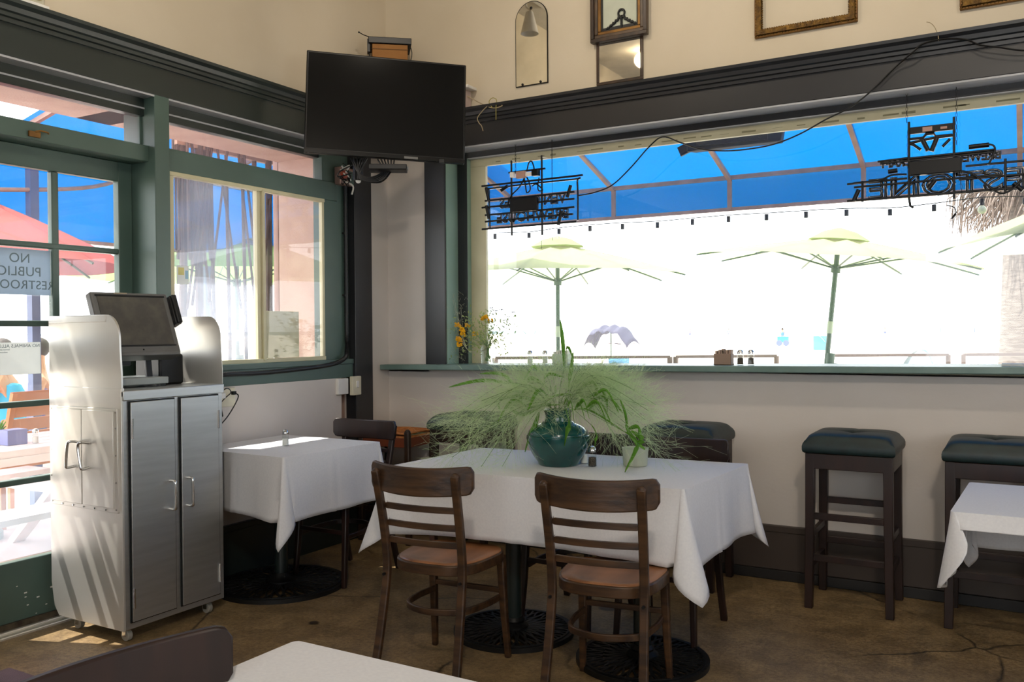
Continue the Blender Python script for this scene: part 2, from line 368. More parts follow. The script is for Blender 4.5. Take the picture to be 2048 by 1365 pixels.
# corner post, mullion, transom rails, window casing
struct('trim_5', B((-3.935,4.545,0, -3.848,4.722,2.61)), m_trimA, bev=.003)
struct('trim_6', B((-4.10,2.998,0, -3.852,3.088,2.61)), m_green, bev=.003)
struct('trim_7', B((-3.99,2.1,2.262, -3.905,3.0,2.345),(-3.99,3.086,2.232, -3.895,4.43,2.352),(-3.985,4.30,1.16,-3.905,4.55,2.61)), m_green, bev=.003)
struct('trim_8', B((-3.99,3.086,1.165, -3.865,4.545,1.198),(-3.90,3.086,1.075, -3.872,4.545,1.166)), m_green, bev=.003)
struct('trim_9', B((-4.12,2.08,0, -4.0,2.14,2.30),(-4.10,2.1,2.262, -3.98,3.0,2.34)), m_green)
struct('trim_10', B((-3.53,4.895,shelf_z(-3.5), -3.367,5.06,2.60)), m_trimA, bev=.002)
struct('trim_14', B((-3.3675,4.912,shelf_z(-3.4), -3.3635,5.051,2.585),(-3.287,5.053,shelf_z(-3.4), -3.2835,5.095,2.55)), m_jamb)
struct('trim_11', B((-3.372,5.051,shelf_z(-3.4), -3.286,5.13,2.56)), m_trimA, bev=.002)
# threshold
struct('trim_12', B((-4.14,2.1,-.02, -4.0,3.0,.022),(-4.02,2.1,-.02, -3.965,3.0,.012)), m_steelp, bev=.004)
# window ledge on the right wall
mb = MB()
vs = []
for x in (-3.852, -3.3, -2, -1, 0, 1, 3.4):
    z = shelf_z(x); vs += [(x,4.80,z-.036),(x,5.19,z-.036),(x,5.19,z),(x,4.80,z)]
fs = []
for i in range(6):
    for j in range(4): a=i*4+j; b=i*4+(j+1)%4; fs.append((a,b,b+4,a+4))
fs += [(3,2,1,0),(24,25,26,27)]
struct('trim_13', mb.add(vs,fs), m_sill, bev=.005)
# wainscot
struct('baseboard_right', B((-3.87,4.895,.055, 3.4,4.925,.262),(-3.87,4.89,.262, 3.4,4.925,.297)), m_wains, bev=.003)
struct('baseboard_right_foot', B((-3.87,4.882,0, 3.4,4.925,.055)), m_base, bev=.003)
struct('baseboard_left', B((-3.90,3.09,0, -3.850,4.55,.262),(-3.90,3.09,.262, -3.845,4.55,.297),(-3.90,4.72,0,-3.845,4.9,.297)), m_trim, bev=.003)

# ---- big window on the right wall
w1 = B((-3.286,5.096,shelf_z(-3.2), -3.165,5.124,2.4965),(-3.286,5.095,2.497, 3.4,5.125,2.555),(-3.286,5.10,1.10,3.4,5.125,shelf_z(-3.2)-.004)).obj('window_1', m_cream, bev=.002); w1['kind']='structure'
B((-3.17,5.108,1.15, 3.4,5.113,2.5)).obj('window_pane', m_pane, w1)
# loose strips of old putty above the glass
pt = MB(); rnd = random.Random(4)
for i in range(24):
    x = -3.1+i*.14+rnd.uniform(0,.08); l = rnd.uniform(.03,.11)
    pt.box(x,5.092,2.512+rnd.uniform(-.003,.006), x+l,5.0955,2.517+rnd.uniform(0,.007))
pt.obj('peeling_paint', mat('old_putty','8f8a6c',.8), w1)

# ---- sliding window on the left wall
w2 = B((-3.924,3.112,1.2225, -3.891,3.142,2.2095),(-3.924,4.285,1.2225,-3.896,4.305,2.2095),(-3.925,3.112,2.21,-3.89,4.305,2.232),(-3.925,3.112,1.198,-3.89,4.305,1.222),
      (-3.935,3.735,1.21,-3.901,3.7645,2.22),(-3.906,3.7655,1.21,-3.885,3.785,2.22)).obj('window_2', m_cream, bev=.002); w2['kind']='structure'
B((-3.925,3.14,1.22,-3.921,3.74,2.212)).obj('window_pane', m_dusty, w2)
B((-3.905,3.785,1.22,-3.901,4.287,2.212)).obj('window_pane', m_pane, w2)
for nm,(y0,y1,z0,z1) in {'window_3':(2.14,2.998,2.345,2.50),'window_4':(3.088,4.43,2.352,2.50)}.items():
    f = B((-3.985,y0,z0,-3.955,y0+.012,z1),(-3.985,y1-.012,z0,-3.955,y1,z1)).obj(nm, m_green); f['kind']='structure'
    B((-3.972,y0+.01,z0-.005,-3.968,y1-.01,z1+.005)).obj('window_pane', m_dusty2, f)

# ---- glazed door
zr = [.325,.69,1.051,1.428,1.80,2.16]
d1 = B((-4.08,2.14,.02,-4.035,2.235,2.262),(-4.08,2.916,.02,-4.035,2.996,2.262),(-4.079,2.235,.02,-4.036,2.916,.325),(-4.079,2.235,2.16,-4.036,2.916,2.262)).obj('door_1', m_green, bev=.004); d1['kind']='structure'
mb = MB()
for z in zr[1:-1]: mb.box(-4.078,2.236,z-.014,-4.037,2.915,z+.014)
mb.box(-4.076,2.557,.326,-4.038,2.592,2.159); mb.obj('muntins', m_green, d1, bev=.005)
for i in range(5):
    for a,b in ((2.235,2.557),(2.592,2.916)):
        B((-4.060,a-.004,zr[i]+.01,-4.057,b+.004,zr[i+1]-.01)).obj('glass_pane', m_dusty if i<1 else m_pane, d1)
B((-4.072,2.14,.0,-4.02,2.996,.05)).obj('door_sweep', mat('scuffed_brass','5f5648',.5,metal=.6,col2='3a3129',scale=20), d1)
chips = MB()
for y,z,r in ((2.40,.17,.006),(2.40,.15,.004),(2.46,.135,.006),(2.53,.165,.008),(2.41,.11,.004),(2.36,.21,.003),(2.50,.09,.004),(2.45,.06,.003)):
    chips.cbox((-4.0345,y,z),(.0015,r*2.2,r))
chips.obj('chipped_paint', m_white, d1)
# brass catch on the rail above the door
t = thing('door_catch','small brass catch screwed to the rail above the glazed door','catch',(-3.905,2.39,2.30))
MB().cbox((.006,0,-.012),(.012,.055,.026)).obj('plate', m_gold2, t, bev=.002)
MB().tube([(.015,.0,0),(.03,.015,.004),(.03,.05,.002),(.018,.06,.0)],.004).obj('latch_arm', m_gold2, t)

# ============================================================ WRITING ON THE DOOR GLASS
def sign_plane(name, label, cat, c, wd, ht, m, lines, tm, mirror=True, group=None):
    # a sheet stuck on the outside of the door glass, read from outside, so mirrored from the room; normal to +-x
    t = thing(name, label, cat, c)
    MB().cbox((0,0,0),(.0015,wd,ht)).obj('sheet', m, t, smooth=False)
    for s, sz, dy, dz in lines:
        # local text x -> world -y when read from outside (looking towards +x, left is +y)
        M = Matrix(((0,0,1,.0012),(-1,0,0,dy),(0,1,0,dz),(0,0,0,1)))
        text_mesh(s, sz, 'lettering', tm, t, M, extrude=.0004, spacing=1.05)
    return t
m_signb = mat('grey_blue_sheet','b4c2cc',.6,trans=.35,tcol='b8cadc')
m_letter = mat('grey_letters','6d7f86',.6)
c = onx(48,540,-4.052)
sign_plane('notice','grey blue NO PUBLIC RESTROOMS notice seen from behind on the door glass','sign',(-4.054,2.405,1.67),.30,.215,m_signb,
    [('NO',.062,0,.062),('PUBLIC',.062,0,.0),('RESTROOMS',.058,0,-.062)],m_letter)
sign_plane('notice','white NO ANIMALS ALLOWED notice with a drawing, lower on the door glass','sign',(-4.054,2.37,1.265),.26,.150,m_paper,
    [('NO ANIMALS ALLOWED',.022,0,.058),('Service animals only',.010,-.06,.042),('welcome inside',.010,-.06,.030)],m_letter)

# ============================================================ ELECTRICS ON THE LEFT WALL AND CORNER POST
t = thing('flexible_conduit','dark corrugated conduit running down the corner post and along the sill','conduit')
pa = smoothpath([(-3.886,4.50,2.37),(-3.886,4.50,1.9),(-3.886,4.50,1.4),(-3.882,4.495,1.27),(-3.862,4.45,1.205),(-3.85,4.30,1.168),(-3.85,4.0,1.150),(-3.85,3.7,1.142),(-3.85,3.42,1.145),(-3.85,3.30,1.125),(-3.85,3.24,1.07)],14)
rr = [.0125+.0018*(i%2) for i in range(len(pa))]
fine = [];
for i in range(len(pa)-1):
    for j in range(3): fine.append(pa[i].lerp(pa[i+1], j/3))
MB().tube(fine, [.0125+.002*(i%2) for i in range(len(fine))], 10).obj('conduit_hose', m_dgrey, t)
for p in ((-3.892,4.50,2.03),(-3.892,4.50,1.62),(-3.852,4.12,1.15),(-3.852,3.78,1.137)):
    MB().cbox((p[0]-.004,p[1],p[2]),(.030,.036,.014)).obj('strap', m_dgrey, t, bev=.002)
t = thing('switch_box','cream surface switch box wrapped round the corner post under the sill','switch',(-3.862,4.50,1.02))
MB().cbox((-.005,-.075,.0),(.03,.10,.105)).obj('side_box', m_white, t, bev=.004)
MB().cbox((.022,.03,0),(.03,.085,.125)).obj('switch_plate', mat('ivory_plastic','dbd5bd',.45), t, bev=.004)
MB().cbox((.040,.03,.01),(.008,.022,.045)).obj('rocker', m_white, t, bev=.002)
t = thing('wall_outlet','cream wall outlet on the left wall beside the steel cabinet','outlet',(-3.870,3.46,1.015))
MB().cbox((0,0,0),(.012,.125,.105)).obj('cover_plate', mat('ivory_plastic','dbd5bd',.45), t, bev=.003)
t = thing('power_plugs','black adapter plugs and looped cables plugged in beside the steel cabinet','cable',(-3.85,3.36,.97))
MB().cbox((.02,0,0),(.035,.035,.12),Matrix.Rotation(.25,4,'X')).obj('adapter', m_black, t, bev=.004)
MB().cbox((.02,.035,.06),(.03,.03,.03)).obj('plug', m_white, t, bev=.003)
MB().tube(smoothpath([(.02,0,.06),(.04,.05,.10),(.03,.09,.075),(.02,.05,.04),(.03,0,.0),(.03,-.05,-.1)],8),.003).obj('cord', m_dgrey, t)
MB().tube(smoothpath([(.02,.12,.07),(.045,.13,.05),(.04,.08,-.03),(.035,.02,-.09),(.03,-.06,-.14)],8),.0035).obj('cord', m_dgrey, t)
MB().cbox((.02,.12,.07),(.02,.025,.02)).obj('plug', m_black, t, bev=.003)

# ============================================================ FURNITURE
def seat_outline(n=40):
    pts = []
    for i in range(n):   # rounded, wider at the front
        q = 2*pi*i/n; c, s_ = cos(q), sin(q); e = .62
        x = (abs(c)**e)*(1 if c>=0 else -1)*.195; y = (abs(s_)**e)*(1 if s_>=0 else -1)*.195
        pts.append((x*(1+.09*(y/.195)), y))
    return pts
SO = seat_outline()
def make_chair(label, loc, rz, group, wood=m_wood, low=0):
    t = thing('dining_chair', label, 'chair', loc, rz, group)
    sx = .175
    for s in (-1,1):      # rear leg and back post in one bent piece; legs kick out and back
        p = smoothpath([(s*.185,-.285,0),(s*.178,-.245,.16),(s*.172,-.205,.36),(s*.171,-.195,.47),(s*.173,-.215,.62),(s*.178,-.262,.835)],6)
        mb = MB().bar(p,.032,.024,side=(1,0,0)); mb.sphere((s*.178,-.260,.828),.0158,10,8,(1,.74,1.0)); mb.obj('leg', wood, t, bev=.005)
        MB().bar([(s*.165,.150,.44),(s*.170,.165,.20),(s*.178,.185,0)],.034,.034,taper=.72).obj('leg', wood, t, bev=.006)
    # curved top rail, rounded corners
    def rail(zc, h, hw, dep, th, yb, sag=0):
        n = 40; vs = []; fs = []
        for i in range(n+1):
            u = -1+2*i/n; x = hw*u; y = yb - dep*(1-u*u)
            cut = 0 if abs(u) < .90 else .024*(1-sqrt(max(0,1-((abs(u)-.90)/.10)**2)))
            for yy in (0,th):
                for zz in (-h/2+cut+sag*(1-u*u), h/2-cut+sag*(1-u*u)): vs.append((x,y+yy,zc+zz))
        for i in range(n):
            a=i*4; b=a+4; fs += [(a,a+1,b+1,b),(a+2,b+2,b+3,a+3),(a+1,a+3,b+3,b+1),(a,b,b+2,a+2)]
        fs += [(0,2,3,1),(n*4,n*4+1,n*4+3,n*4+2)]
        return MB().add(vs, fs)
    rail(.812,.110,.230,.068,.020,-.216,sag=-.010).obj('top_rail', wood, t, bev=.005, angle=60)
    for z, y in ((.692,-.222),(.622,-.208),(.553,-.198)):
        rail(z,.024,.168,.020,.014,y).obj('slat', wood, t, bev=.004, angle=60)
    # seat: bentwood rim and dished panel
    n = len(SO)
    rim = MB(); vs = []
    for q,(k,z) in enumerate(((1,.425),(1.0,.466),(.94,.468),(.94,.425))):
        vs += [(x*k,y*k,z) for x,y in SO]
    fs = [(a*n+i,a*n+(i+1)%n,((a+1)%4)*n+(i+1)%n,((a+1)%4)*n+i) for a in range(4) for i in range(n)]
    rim.add(vs,fs).obj('seat_rim', wood, t, bev=.004)
    pv = [(0,0,.454)]; pf = []
    for k,z in ((.35,.456),(.7,.461),(.955,.468)): pv += [(x*k,y*k,z) for x,y in SO]
    pf += [(0,1+i,1+(i+1)%n) for i in range(n)]
    for a in range(2): pf += [(1+a*n+i,1+(a+1)*n+i,1+(a+1)*n+(i+1)%n,1+a*n+(i+1)%n) for i in range(n)]
    MB().add(pv,pf).obj('seat', m_seat, t, solid=.006)
    # bent hoop stretcher and front bar
    hoop = smoothpath([(-.155,.150,.262),(-.158,.02,.268),(-.125,-.115,.272),(0,-.170,.274),(.125,-.115,.272),(.158,.02,.268),(.155,.150,.262)],7)
    MB().bar(hoop,.026,.013,side=(0,0,1)).obj('hoop_stretcher', wood, t, bev=.003)
    MB().bar([(-.16,.158,.29),(.16,.158,.29)],.022,.016,side=(0,0,1)).obj('front_stretcher', wood, t, bev=.003)
    for s in (-1,1): MB().tube([(s*.172,-.222,.415),(s*.172,-.212,.415)],.006,8).obj('screw', m_bmetal, t)
    return t
G1 = 'chairs at the long middle table'
c1 = make_chair('worn dark wooden ladder-back chair, left of the two nearest at the middle table',(-2.048,2.990,0), radians(4.5), G1, m_wood2)
dup(c1, (-1.345,3.050,0), radians(8), 'dark wooden ladder-back chair standing right behind the second table base, nearest right seat', G1)
c3 = make_chair('dark wooden chair on the window side of the middle table behind the white pot', (-1.405,3.80,0), radians(182), G1, m_mahog)
dup(c3, (-1.885,3.80,0), radians(178), 'dark wooden chair on the window side of the middle table, hidden behind the grasses', G1)
dup(c3, (-3.335,3.80,0), radians(180), 'dark wooden chair pushed under the small corner table in a strip of sun', 'chairs at the small tables')
fc = dup(c3, (-1.028,.842,0), radians(-95), 'dark wooden chair back cut off by the lower left edge, beside nearest table', 'chairs at the small tables')

# ---- cast iron table bases
def make_base(label, loc, R, group, h=.73):
    t = thing('pedestal_table', label, 'table', loc, 0, group)
    mb = MB(); N = 72
    def ring(r0,r1,z0,z1,n=N):
        vs=[]; 
        for r,z in ((r0,z0),(r1,z0),(r1,z1),(r0,z1)): vs += [(r*cos(2*pi*i/n),r*sin(2*pi*i/n),z) for i in range(n)]
        mb.add(vs,[(a*n+i,a*n+(i+1)%n,((a+1)%4)*n+(i+1)%n,((a+1)%4)*n+i) for a in range(4) for i in range(n)])
    ring(R*.93,R,.0,.022); ring(R*.90,R*.94,.006,.026)
    mb.lathe([(R*.24,.012),(R*.24,.036),(R*.17,.05),(.05,.06),(.04,.075),(0,.075)],32)
    # open leaf tracery between hub and rim
    k = 26
    for i in range(k):
        a = 2*pi*i/k
        def P(r, da, z=.028): return (r*cos(a+da), r*sin(a+da), z - .010*(r/R))
        mb.bar(smoothpath([P(R*.2,0),P(R*.42,.09),P(R*.66,-.02),P(R*.93,.02)],3),.008,.010,side=(0,0,1))
        mb.bar(smoothpath([P(R*.2,.02),P(R*.45,.20),P(R*.70,.21),P(R*.93,.10)],3),.008,.010,side=(0,0,1))
        mb.bar(smoothpath([P(R*.60,.04),P(R*.76,.13),P(R*.93,.15)],3),.007,.009,side=(0,0,1))
    mb.obj('base_plate', m_bmetal, t)
    MB().tube([(0,0,.06),(0,0,h-.03)],.036,20).obj('column', m_dkpost, t)
    MB().box(-.22,-.03,h-.04,.22,.03,h-.022).box(-.03,-.22,h-.04,.03,.22,h-.022).obj('top_bracket', m_bmetal, t)
    return t
m_dkpost = mat('dark_green_column','1c2726',.35,coat=.2)
def add_top(t, w, d, h, off=(0,0), rz=0):
    M = Matrix.Translation((off[0],off[1],0)) @ Matrix.Rotation(rz,4,'Z')
    MB().box(-w/2,-d/2,h-.022,w/2,d/2,h,M).obj('tabletop', m_mahog, t, bev=.003)
TT = .757
tg = 'pedestal tables under white cloths'
b1 = make_base('iron pedestal table under the left half of the long white cloth', (-2.02,3.47,0), .275, tg); add_top(b1,.66,.76,TT,(.175-.02,.07),radians(3)); 
b2 = make_base('iron pedestal table under the right half of the long white cloth', (-1.375,3.42,0), .275, tg)
for o in kids(b1):
    if o.name.startswith('tabletop'): bpy.data.objects.remove(o)
M = Matrix.Rotation(radians(3),4,'Z')
add_top(b1,.62,.70,TT,(-.105,.075),radians(2.5)); add_top(b2,.60,.68,TT,(-.065,.175),radians(2.5))
b0 = make_base('iron pedestal table in the corner beside the steel cabinet', (-3.50,3.50,0), .345, tg); add_top(b0,.60,.60,TT-.003,(.02,.02))
b4 = make_base('iron pedestal table at the right edge by the end bar stool', (.14,3.58,0), .275, tg); add_top(b4,.62,.58,TT,(0,0))
b5 = make_base('iron pedestal table nearest the camera at the bottom edge', (-.90,.94,0), .275, tg); add_top(b5,.64,.62,TT,(0,0))

# ---- tablecloths: flat top, skirts, and pointed corner folds
def cloth(label, quad, z, L, seed, corner=(1,1,1,1), rip=.006, out=.07, dL=None, flat=.0):
    rnd = random.Random(seed); Q = [Vector((x,y,z)) for x,y in quad]; n = 4
    ctr = sum(Q, Vector())/4
    per = []   # (pos, normal, cornerweight, edge, dist to corner)
    SEG = 34
    for e in range(4):
        a, b = Q[e], Q[(e+1)%4]; d = (b-a); Ln = d.length; d.normalize(); nn = Vector((d.y,-d.x,0))
        pc = Q[e-1]; pd = (a-pc).normalized(); pn = Vector((pd.y,-pd.x,0))
        r = .014
        # corner fan around Q[e]
        K = 15
        for i in range(K):
            th = i/(K-1); nv = (pn*(1-th)+nn*th).normalized()
            per.append((a - (pn+nn)*r + nv*r, nv, corner[e], e, th, 0.0))
        for i in range(1,SEG):
            u = i/SEG; per.append((a + d*(r + (Ln-2*r)*u), nn, 0, e, -1, min(u,1-u)*Ln if True else 0))
    NV = 14; vs = []; N_ = len(per)
    ph = [rnd.uniform(0,6.28) for _ in range(12)]
    s = 0; arc = [0]
    for i in range(1,N_): s += (per[i][0]-per[i-1][0]).length; arc.append(s)
    for j in range(NV+1):
        t = j/NV
        for i,(p,nv,cw,e,th,dist) in enumerate(per):
            drop = L if dL is None else (dL[e-1]*(1-th)+dL[e]*th if th >= 0 else dL[e])
            if th >= 0:      # inside the corner fan: two ridges with a hollow, long pointed tip
                w_ = 1-abs(2*th-1); ra = out*(.45+1.0*w_) * cw
                ext = 1 + .36*w_*cw
                o = ra*t**1.15
                tw = .025*sin(2*pi*th+ph[e])*t*cw
                q = p + nv*o + Vector((-nv.y,nv.x,0))*tw; zz = z - drop*ext*t
            else:
                f = exp(-(dist/.11)**2)
                c0 = corner[e] if i%(15+SEG-1) < 15+SEG/2 else corner[(e+1)%4]
                u_ = (i%(15+SEG-1)-14)/SEG; cz = .005*exp(-((u_-.47)/.012)**2)-.004*exp(-((u_-.50)/.012)**2)+.003*exp(-((u_-.78)/.02)**2)
                o = (cz/max(t,.25) + out*.45*f*c0 + .012 + rip*(sin(arc[i]*11+ph[0])+.6*sin(arc[i]*23+ph[1])))*t**1.1
                q = p + nv*o; zz = z - drop*(1+.03*sin(arc[i]*4+ph[2]))*t
            # crease just under the table edge
            rr = min(1, t*NV/1.0)
            if j == 0: zz = z
            vs.append((q.x,q.y,zz - (.0 if j else 0)))
    fs = [(j*N_+i, (j+1)*N_+i, (j+1)*N_+(i+1)%N_, j*N_+(i+1)%N_) for j in range(NV) for i in range(N_)]
    # top: concentric rings to the centre, softly creased
    base = len(vs); rings = [0]
    K2 = 8
    for k in range(1,K2):
        u = k/K2
        for i,(p,*_) in enumerate(per):
            q = p.lerp(ctr,u); vs.append((q.x,q.y,z+.0012*sin(q.x*21+ph[3])*sin(q.y*17+ph[4])))
    vs.append(tuple(ctr)); cidx = len(vs)-1
    def idx(k,i): return (i%N_) if k == 0 else base+(k-1)*N_+(i%N_)
    for k in range(K2-1):
        for i in range(N_): fs.append((idx(k,i),idx(k,i+1),idx(k+1,i+1),idx(k+1,i)))
    for i in range(N_): fs.append((idx(K2-1,i),idx(K2-1,i+1),cidx))
    mb = MB(); mb.add(vs,fs); o = mb.obj('tablecloth', m_linen, angle=50, solid=.0022)
    return tag(o, label, 'tablecloth', 'white tablecloths')
TZ = .766
cloth('long white cloth over two joined tables with the green vase on it', [(-2.50,3.145),(-1.125,3.232),(-1.085,3.985),(-2.455,3.90)], TZ, .285, 3, corner=(1.0,1.1,.8,.8), dL=(.285,.31,.285,.285), out=.085)
cloth('small white cloth on the corner table beside the steel cabinet', [(-3.83,3.185),(-3.14,3.16),(-3.10,3.865),(-3.83,3.87)], TZ-.003, .31, 7, corner=(.3,1.1,.7,.3), out=.085)
cloth('white cloth on the table cut off by the right edge', [(-.215,3.26),(.49,3.26),(.49,3.91),(-.19,3.91)], TZ, .25, 11, corner=(1.9,1,1,1), dL=(.055,.25,.25,.25), out=.012)
cloth('white cloth on the nearest table at the bottom edge', [(-1.262,.60),(-.55,.60),(-.55,1.290),(-1.252,1.290)], TZ, .27, 13)

# ---- bar stools
def make_stool(label, loc, rz, group):
    t = thing('bar_stool', label, 'stool', loc, rz, group)
    for sx in (-1,1):
        for sy in (-1,1):
            MB().bar([(sx*.178,sy*.165,.765),(sx*.180,sy*.168,.4),(sx*.186,sy*.174,0)],.044,.044,taper=.86).obj('leg', m_mahog, t, bev=.003)
    fr = MB(); a,b=.20,.187
    for (x0,y0,x1,y1) in ((-a,-b,a,-b+.022),(-a,b-.022,a,b),(-a,-b,-a+.022,b),(a-.022,-b,a,b)): fr.box(x0,y0,.69,x1,y1,.765)
    fr.obj('seat_frame', m_mahog, t, bev=.003)
    for y,z in ((-.168,.455),(-.168,.25),(.168,.48),(.168,.27)): MB().box(-.165,y-.010,z-.016,.165,y+.010,z+.016).obj('footrail', m_mahog, t, bev=.002)
    for x,z in ((-.180,.36),(.180,.36),(-.180,.21),(.180,.21)): MB().box(x-.010,-.15,z-.016,x+.010,.15,z+.016).obj('footrail', m_mahog, t, bev=.002)
    # tufted cushion
    W,D = .213,.20; n = 26
    def top(u,v):
        x=(u*2-1); y=(v*2-1); e = max(abs(x),abs(y)); ed = (1-abs(x)**7)*(1-abs(y)**7)
        r = sqrt((x*W)**2+(y*D)**2)
        tuft = .022*exp(-(r/.035)**2) + .006*exp(-((abs(x)*W)/.012)**2)*(1-abs(y))+.006*exp(-((abs(y)*D)/.012)**2)*(1-abs(x))
        k = 1 - .05*(1-ed)
        return (x*W*k, y*D*k, .825 + .040*ed**.6 - tuft)
    cu = MB().grid(top,n,n)
    m0 = len(cu.v); per = [i for i in range(n+1)] + [(j+1)*(n+1)-1 for j in range(1,n+1)] + [(n+1)*n+i for i in range(n-1,-1,-1)] + [j*(n+1) for j in range(n-1,0,-1)]
    prev = per
    for z,k in ((.812,.985),(.80,1.0),(.783,1.0),(.772,.985),(.766,.95)):
        cur = []
        for i in per: x,y,_ = cu.v[i]; cu.v.append((x/.95*k if True else x, y/.95*k, z)); cur.append(len(cu.v)-1)
        for i in range(len(per)): cu.f.append((prev[i],cur[i],cur[(i+1)%len(per)],prev[(i+1)%len(per)]))
        prev = cur
    cu.f.append(tuple(prev[::-1]))
    cu.obj('cushion', m_leather, t, angle=60)
    MB().sphere((0,0,.846),.011,12,6,(1,1,.5)).obj('tuft_button', m_leather, t)
    return t
gs = 'green cushioned bar stools along the ledge'
s1 = make_stool('bar stool with dark green cushion standing free in the middle of the right wall', (-.738,4.66,0), 0, gs)
dup(s1, (-3.005,4.665,0), 0, 'green cushioned bar stool next to the rush-seated stool, behind the grasses', gs)
dup(s1, (-1.610,4.665,0), 0, 'green cushioned bar stool behind the window side chair with the orange-edged back', gs)
dup(s1, (-.118,4.66,0), 0, 'green cushioned bar stool behind the table cut off by the right edge', gs)

# ---- rush stool
t = thing('rush_stool','low wooden stool with woven orange rush seat standing in the room corner','stool',(-3.62,4.69,0),radians(4))
for sx in (-1,1):
    for sy in (-1,1):
        mb = MB().bar([(sx*.185,sy*.155,0),(sx*.178,sy*.150,.73)],.036,.036); mb.sphere((sx*.178,sy*.150,.73),.020,8,6,(1,1,.8)); mb.obj('leg', m_wood, t, bev=.006)
for y in (-.15,.15): MB().box(-.17,y-.012,.628,.17,y+.012,.69).obj('seat_rail', mat('orange_brown_wood','7d3c1c',.45,col2='6a3016',scale=6), t, bev=.003)
for x in (-.178,.178): MB().box(x-.012,-.14,.628,x+.012,.14,.69).obj('seat_rail', MATS['orange_brown_wood'], t, bev=.003)
for y,z in ((-.152,.22),(.152,.26)): MB().box(-.17,y-.009,z-.013,.17,y+.009,z+.013).obj('footrail', m_mahog, t, bev=.002)
for x,z in ((-.18,.18),(.18,.18),(-.18,.42),(.18,.42)): MB().box(x-.009,-.14,z-.013,x+.009,.14,z+.013).obj('footrail', m_mahog, t, bev=.002)
ru = MB(); K = 17
for k in range(K):
    f = (k+.5)/K; a,b = .188*f,.163*f; z = .705+.010*f - .006*(1-f)
    ru.tube([(-a,-b,z+.012*(f>.9)*0),(0,-b*1.0,z+.006),(a,-b,z),(a,0,z+.006),(a,b,z),(0,b,z+.006),(-a,b,z),(-a,0,z+.006)],.0062,6,closed=True)
for sx in (-1,1): ru.box(-.186,-.160,.690,.186,.160,.702) if sx==1 else None
ru.obj('rush_seat', m_rush, t)

# ============================================================ STEEL SERVICE CABINET
t = thing('steel_cabinet','tall stainless steel service cabinet on casters beside the glazed door','cabinet',(-3.43,2.49,0))
# local: x back is negative, front face at x=0 looks at +x, near side at y=0
Wd, Dp, H = .555, .41, 1.10      # along y, depth, height of counter
mb = MB().box(-Dp,0,.062,-.004,Wd,H)
mb.obj('body', m_steel, t, bev=.003)
# near side sheet, reaching back past the body, lower rear corner cut away
poly = [(-.525,.215),(-.505,.105),(-.470,.062),(0,.062),(0,1.135),(-.525,1.135)]
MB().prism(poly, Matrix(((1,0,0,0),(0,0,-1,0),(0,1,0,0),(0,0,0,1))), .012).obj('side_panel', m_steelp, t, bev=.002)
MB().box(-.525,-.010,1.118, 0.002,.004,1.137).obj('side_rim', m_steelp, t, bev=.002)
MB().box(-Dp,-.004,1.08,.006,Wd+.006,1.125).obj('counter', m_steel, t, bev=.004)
# splash panels with rounded front corner
def splash(y, parent_label=None):
    pl = [(-.525 if y < .1 else -.37,1.10)]; 
    pl += [(0.0,1.10),(0.0,1.20),(-.008,1.30)]
    for i in range(9): a = i/8*pi/2; pl.append((-.095+.085*cos(a), 1.355+.105*sin(a)))
    pl.append((-.525 if y < .1 else -.37,1.46))
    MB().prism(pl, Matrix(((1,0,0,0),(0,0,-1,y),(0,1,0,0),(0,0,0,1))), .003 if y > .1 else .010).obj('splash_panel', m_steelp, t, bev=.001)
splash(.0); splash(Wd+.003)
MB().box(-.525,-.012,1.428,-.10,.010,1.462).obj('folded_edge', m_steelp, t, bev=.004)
# little double door on the near side
MB().box(-.505,-.020,.585,-.018,-.008,1.045).obj('door_frame', m_steelp, t, bev=.002)
for x0,x1,hx in ((-.485,-.266,-.305),(-.262,-.040,-.228)):
    dd = MB().box(x0,-.026,.605,x1,-.018,1.035).obj('door', m_steelp, t, bev=.002)
    MB().tube(smoothpath([(hx+.012,-.024,.885),(hx+.010,-.062,.892),(hx-.0,-.068,.87),(hx-.014*(1 if hx<-.26 else -1),-.066,.79),(hx-.016*(1 if hx<-.26 else -1),-.060,.772),(hx-.012*(1 if hx<-.26 else -1),-.024,.775)],5),.0065,10).obj('handle', m_chrome, dd)
rv = MB()
for x in (-.497,-.027):
    for z in (.60,.72,.84,.96,1.03): rv.tube([(x,-.019,z),(x,-.023,z)],.004,8)
for x in (-.42,-.34,-.26,-.18,-.10): rv.tube([(x,-.019,.594),(x,-.023,.594)],.004,8)
rv.obj('rivets', m_chrome, t)
# two tall doors on the front
for y0,y1,hy,hing in ((.030,.262,.232,.034),(.300,.520,.330,.516)):
    dd = MB().box(-.006,y0,.095,.010,y1,1.072).obj('door', m_steel, t, bev=.002)
    MB().tube(smoothpath([(.008,hy,.695),(.040,hy,.695),(.048,hy,.675),(.048,hy,.585),(.040,hy,.565),(.008,hy,.565)],5),.0075,10).obj('handle', m_chrome, dd)
    for z in (.955,.20) : MB().tube([(.012,hing,z-.045),(.012,hing,z+.045)],.006,8).obj('hinge', m_chrome, dd)
gp = MB().box(-.004,.024,.09,.003,.268,1.078).box(-.004,.294,.09,.003,.526,1.078).obj('door_gap', m_black, t)
for x,y in ((-.05,.04),(-.395,.04),(-.05,.49),(-.395,.49)):
    c = MB().box(x-.020,y-.014,.050,x+.020,y+.014,.064).obj('caster', m_chrome, t)
    MB().tube([(x,y-.012,.026),(x,y+.012,.026)],.026,18).obj('wheel', mat('grey_rubber','8f8a80',.5), c, bev=.003)
    MB().box(x-.012,y-.017,.022,x+.012,y-.013,.055).box(x-.012,y+.013,.022,x+.012,y+.017,.055).obj('fork', m_chrome, c)

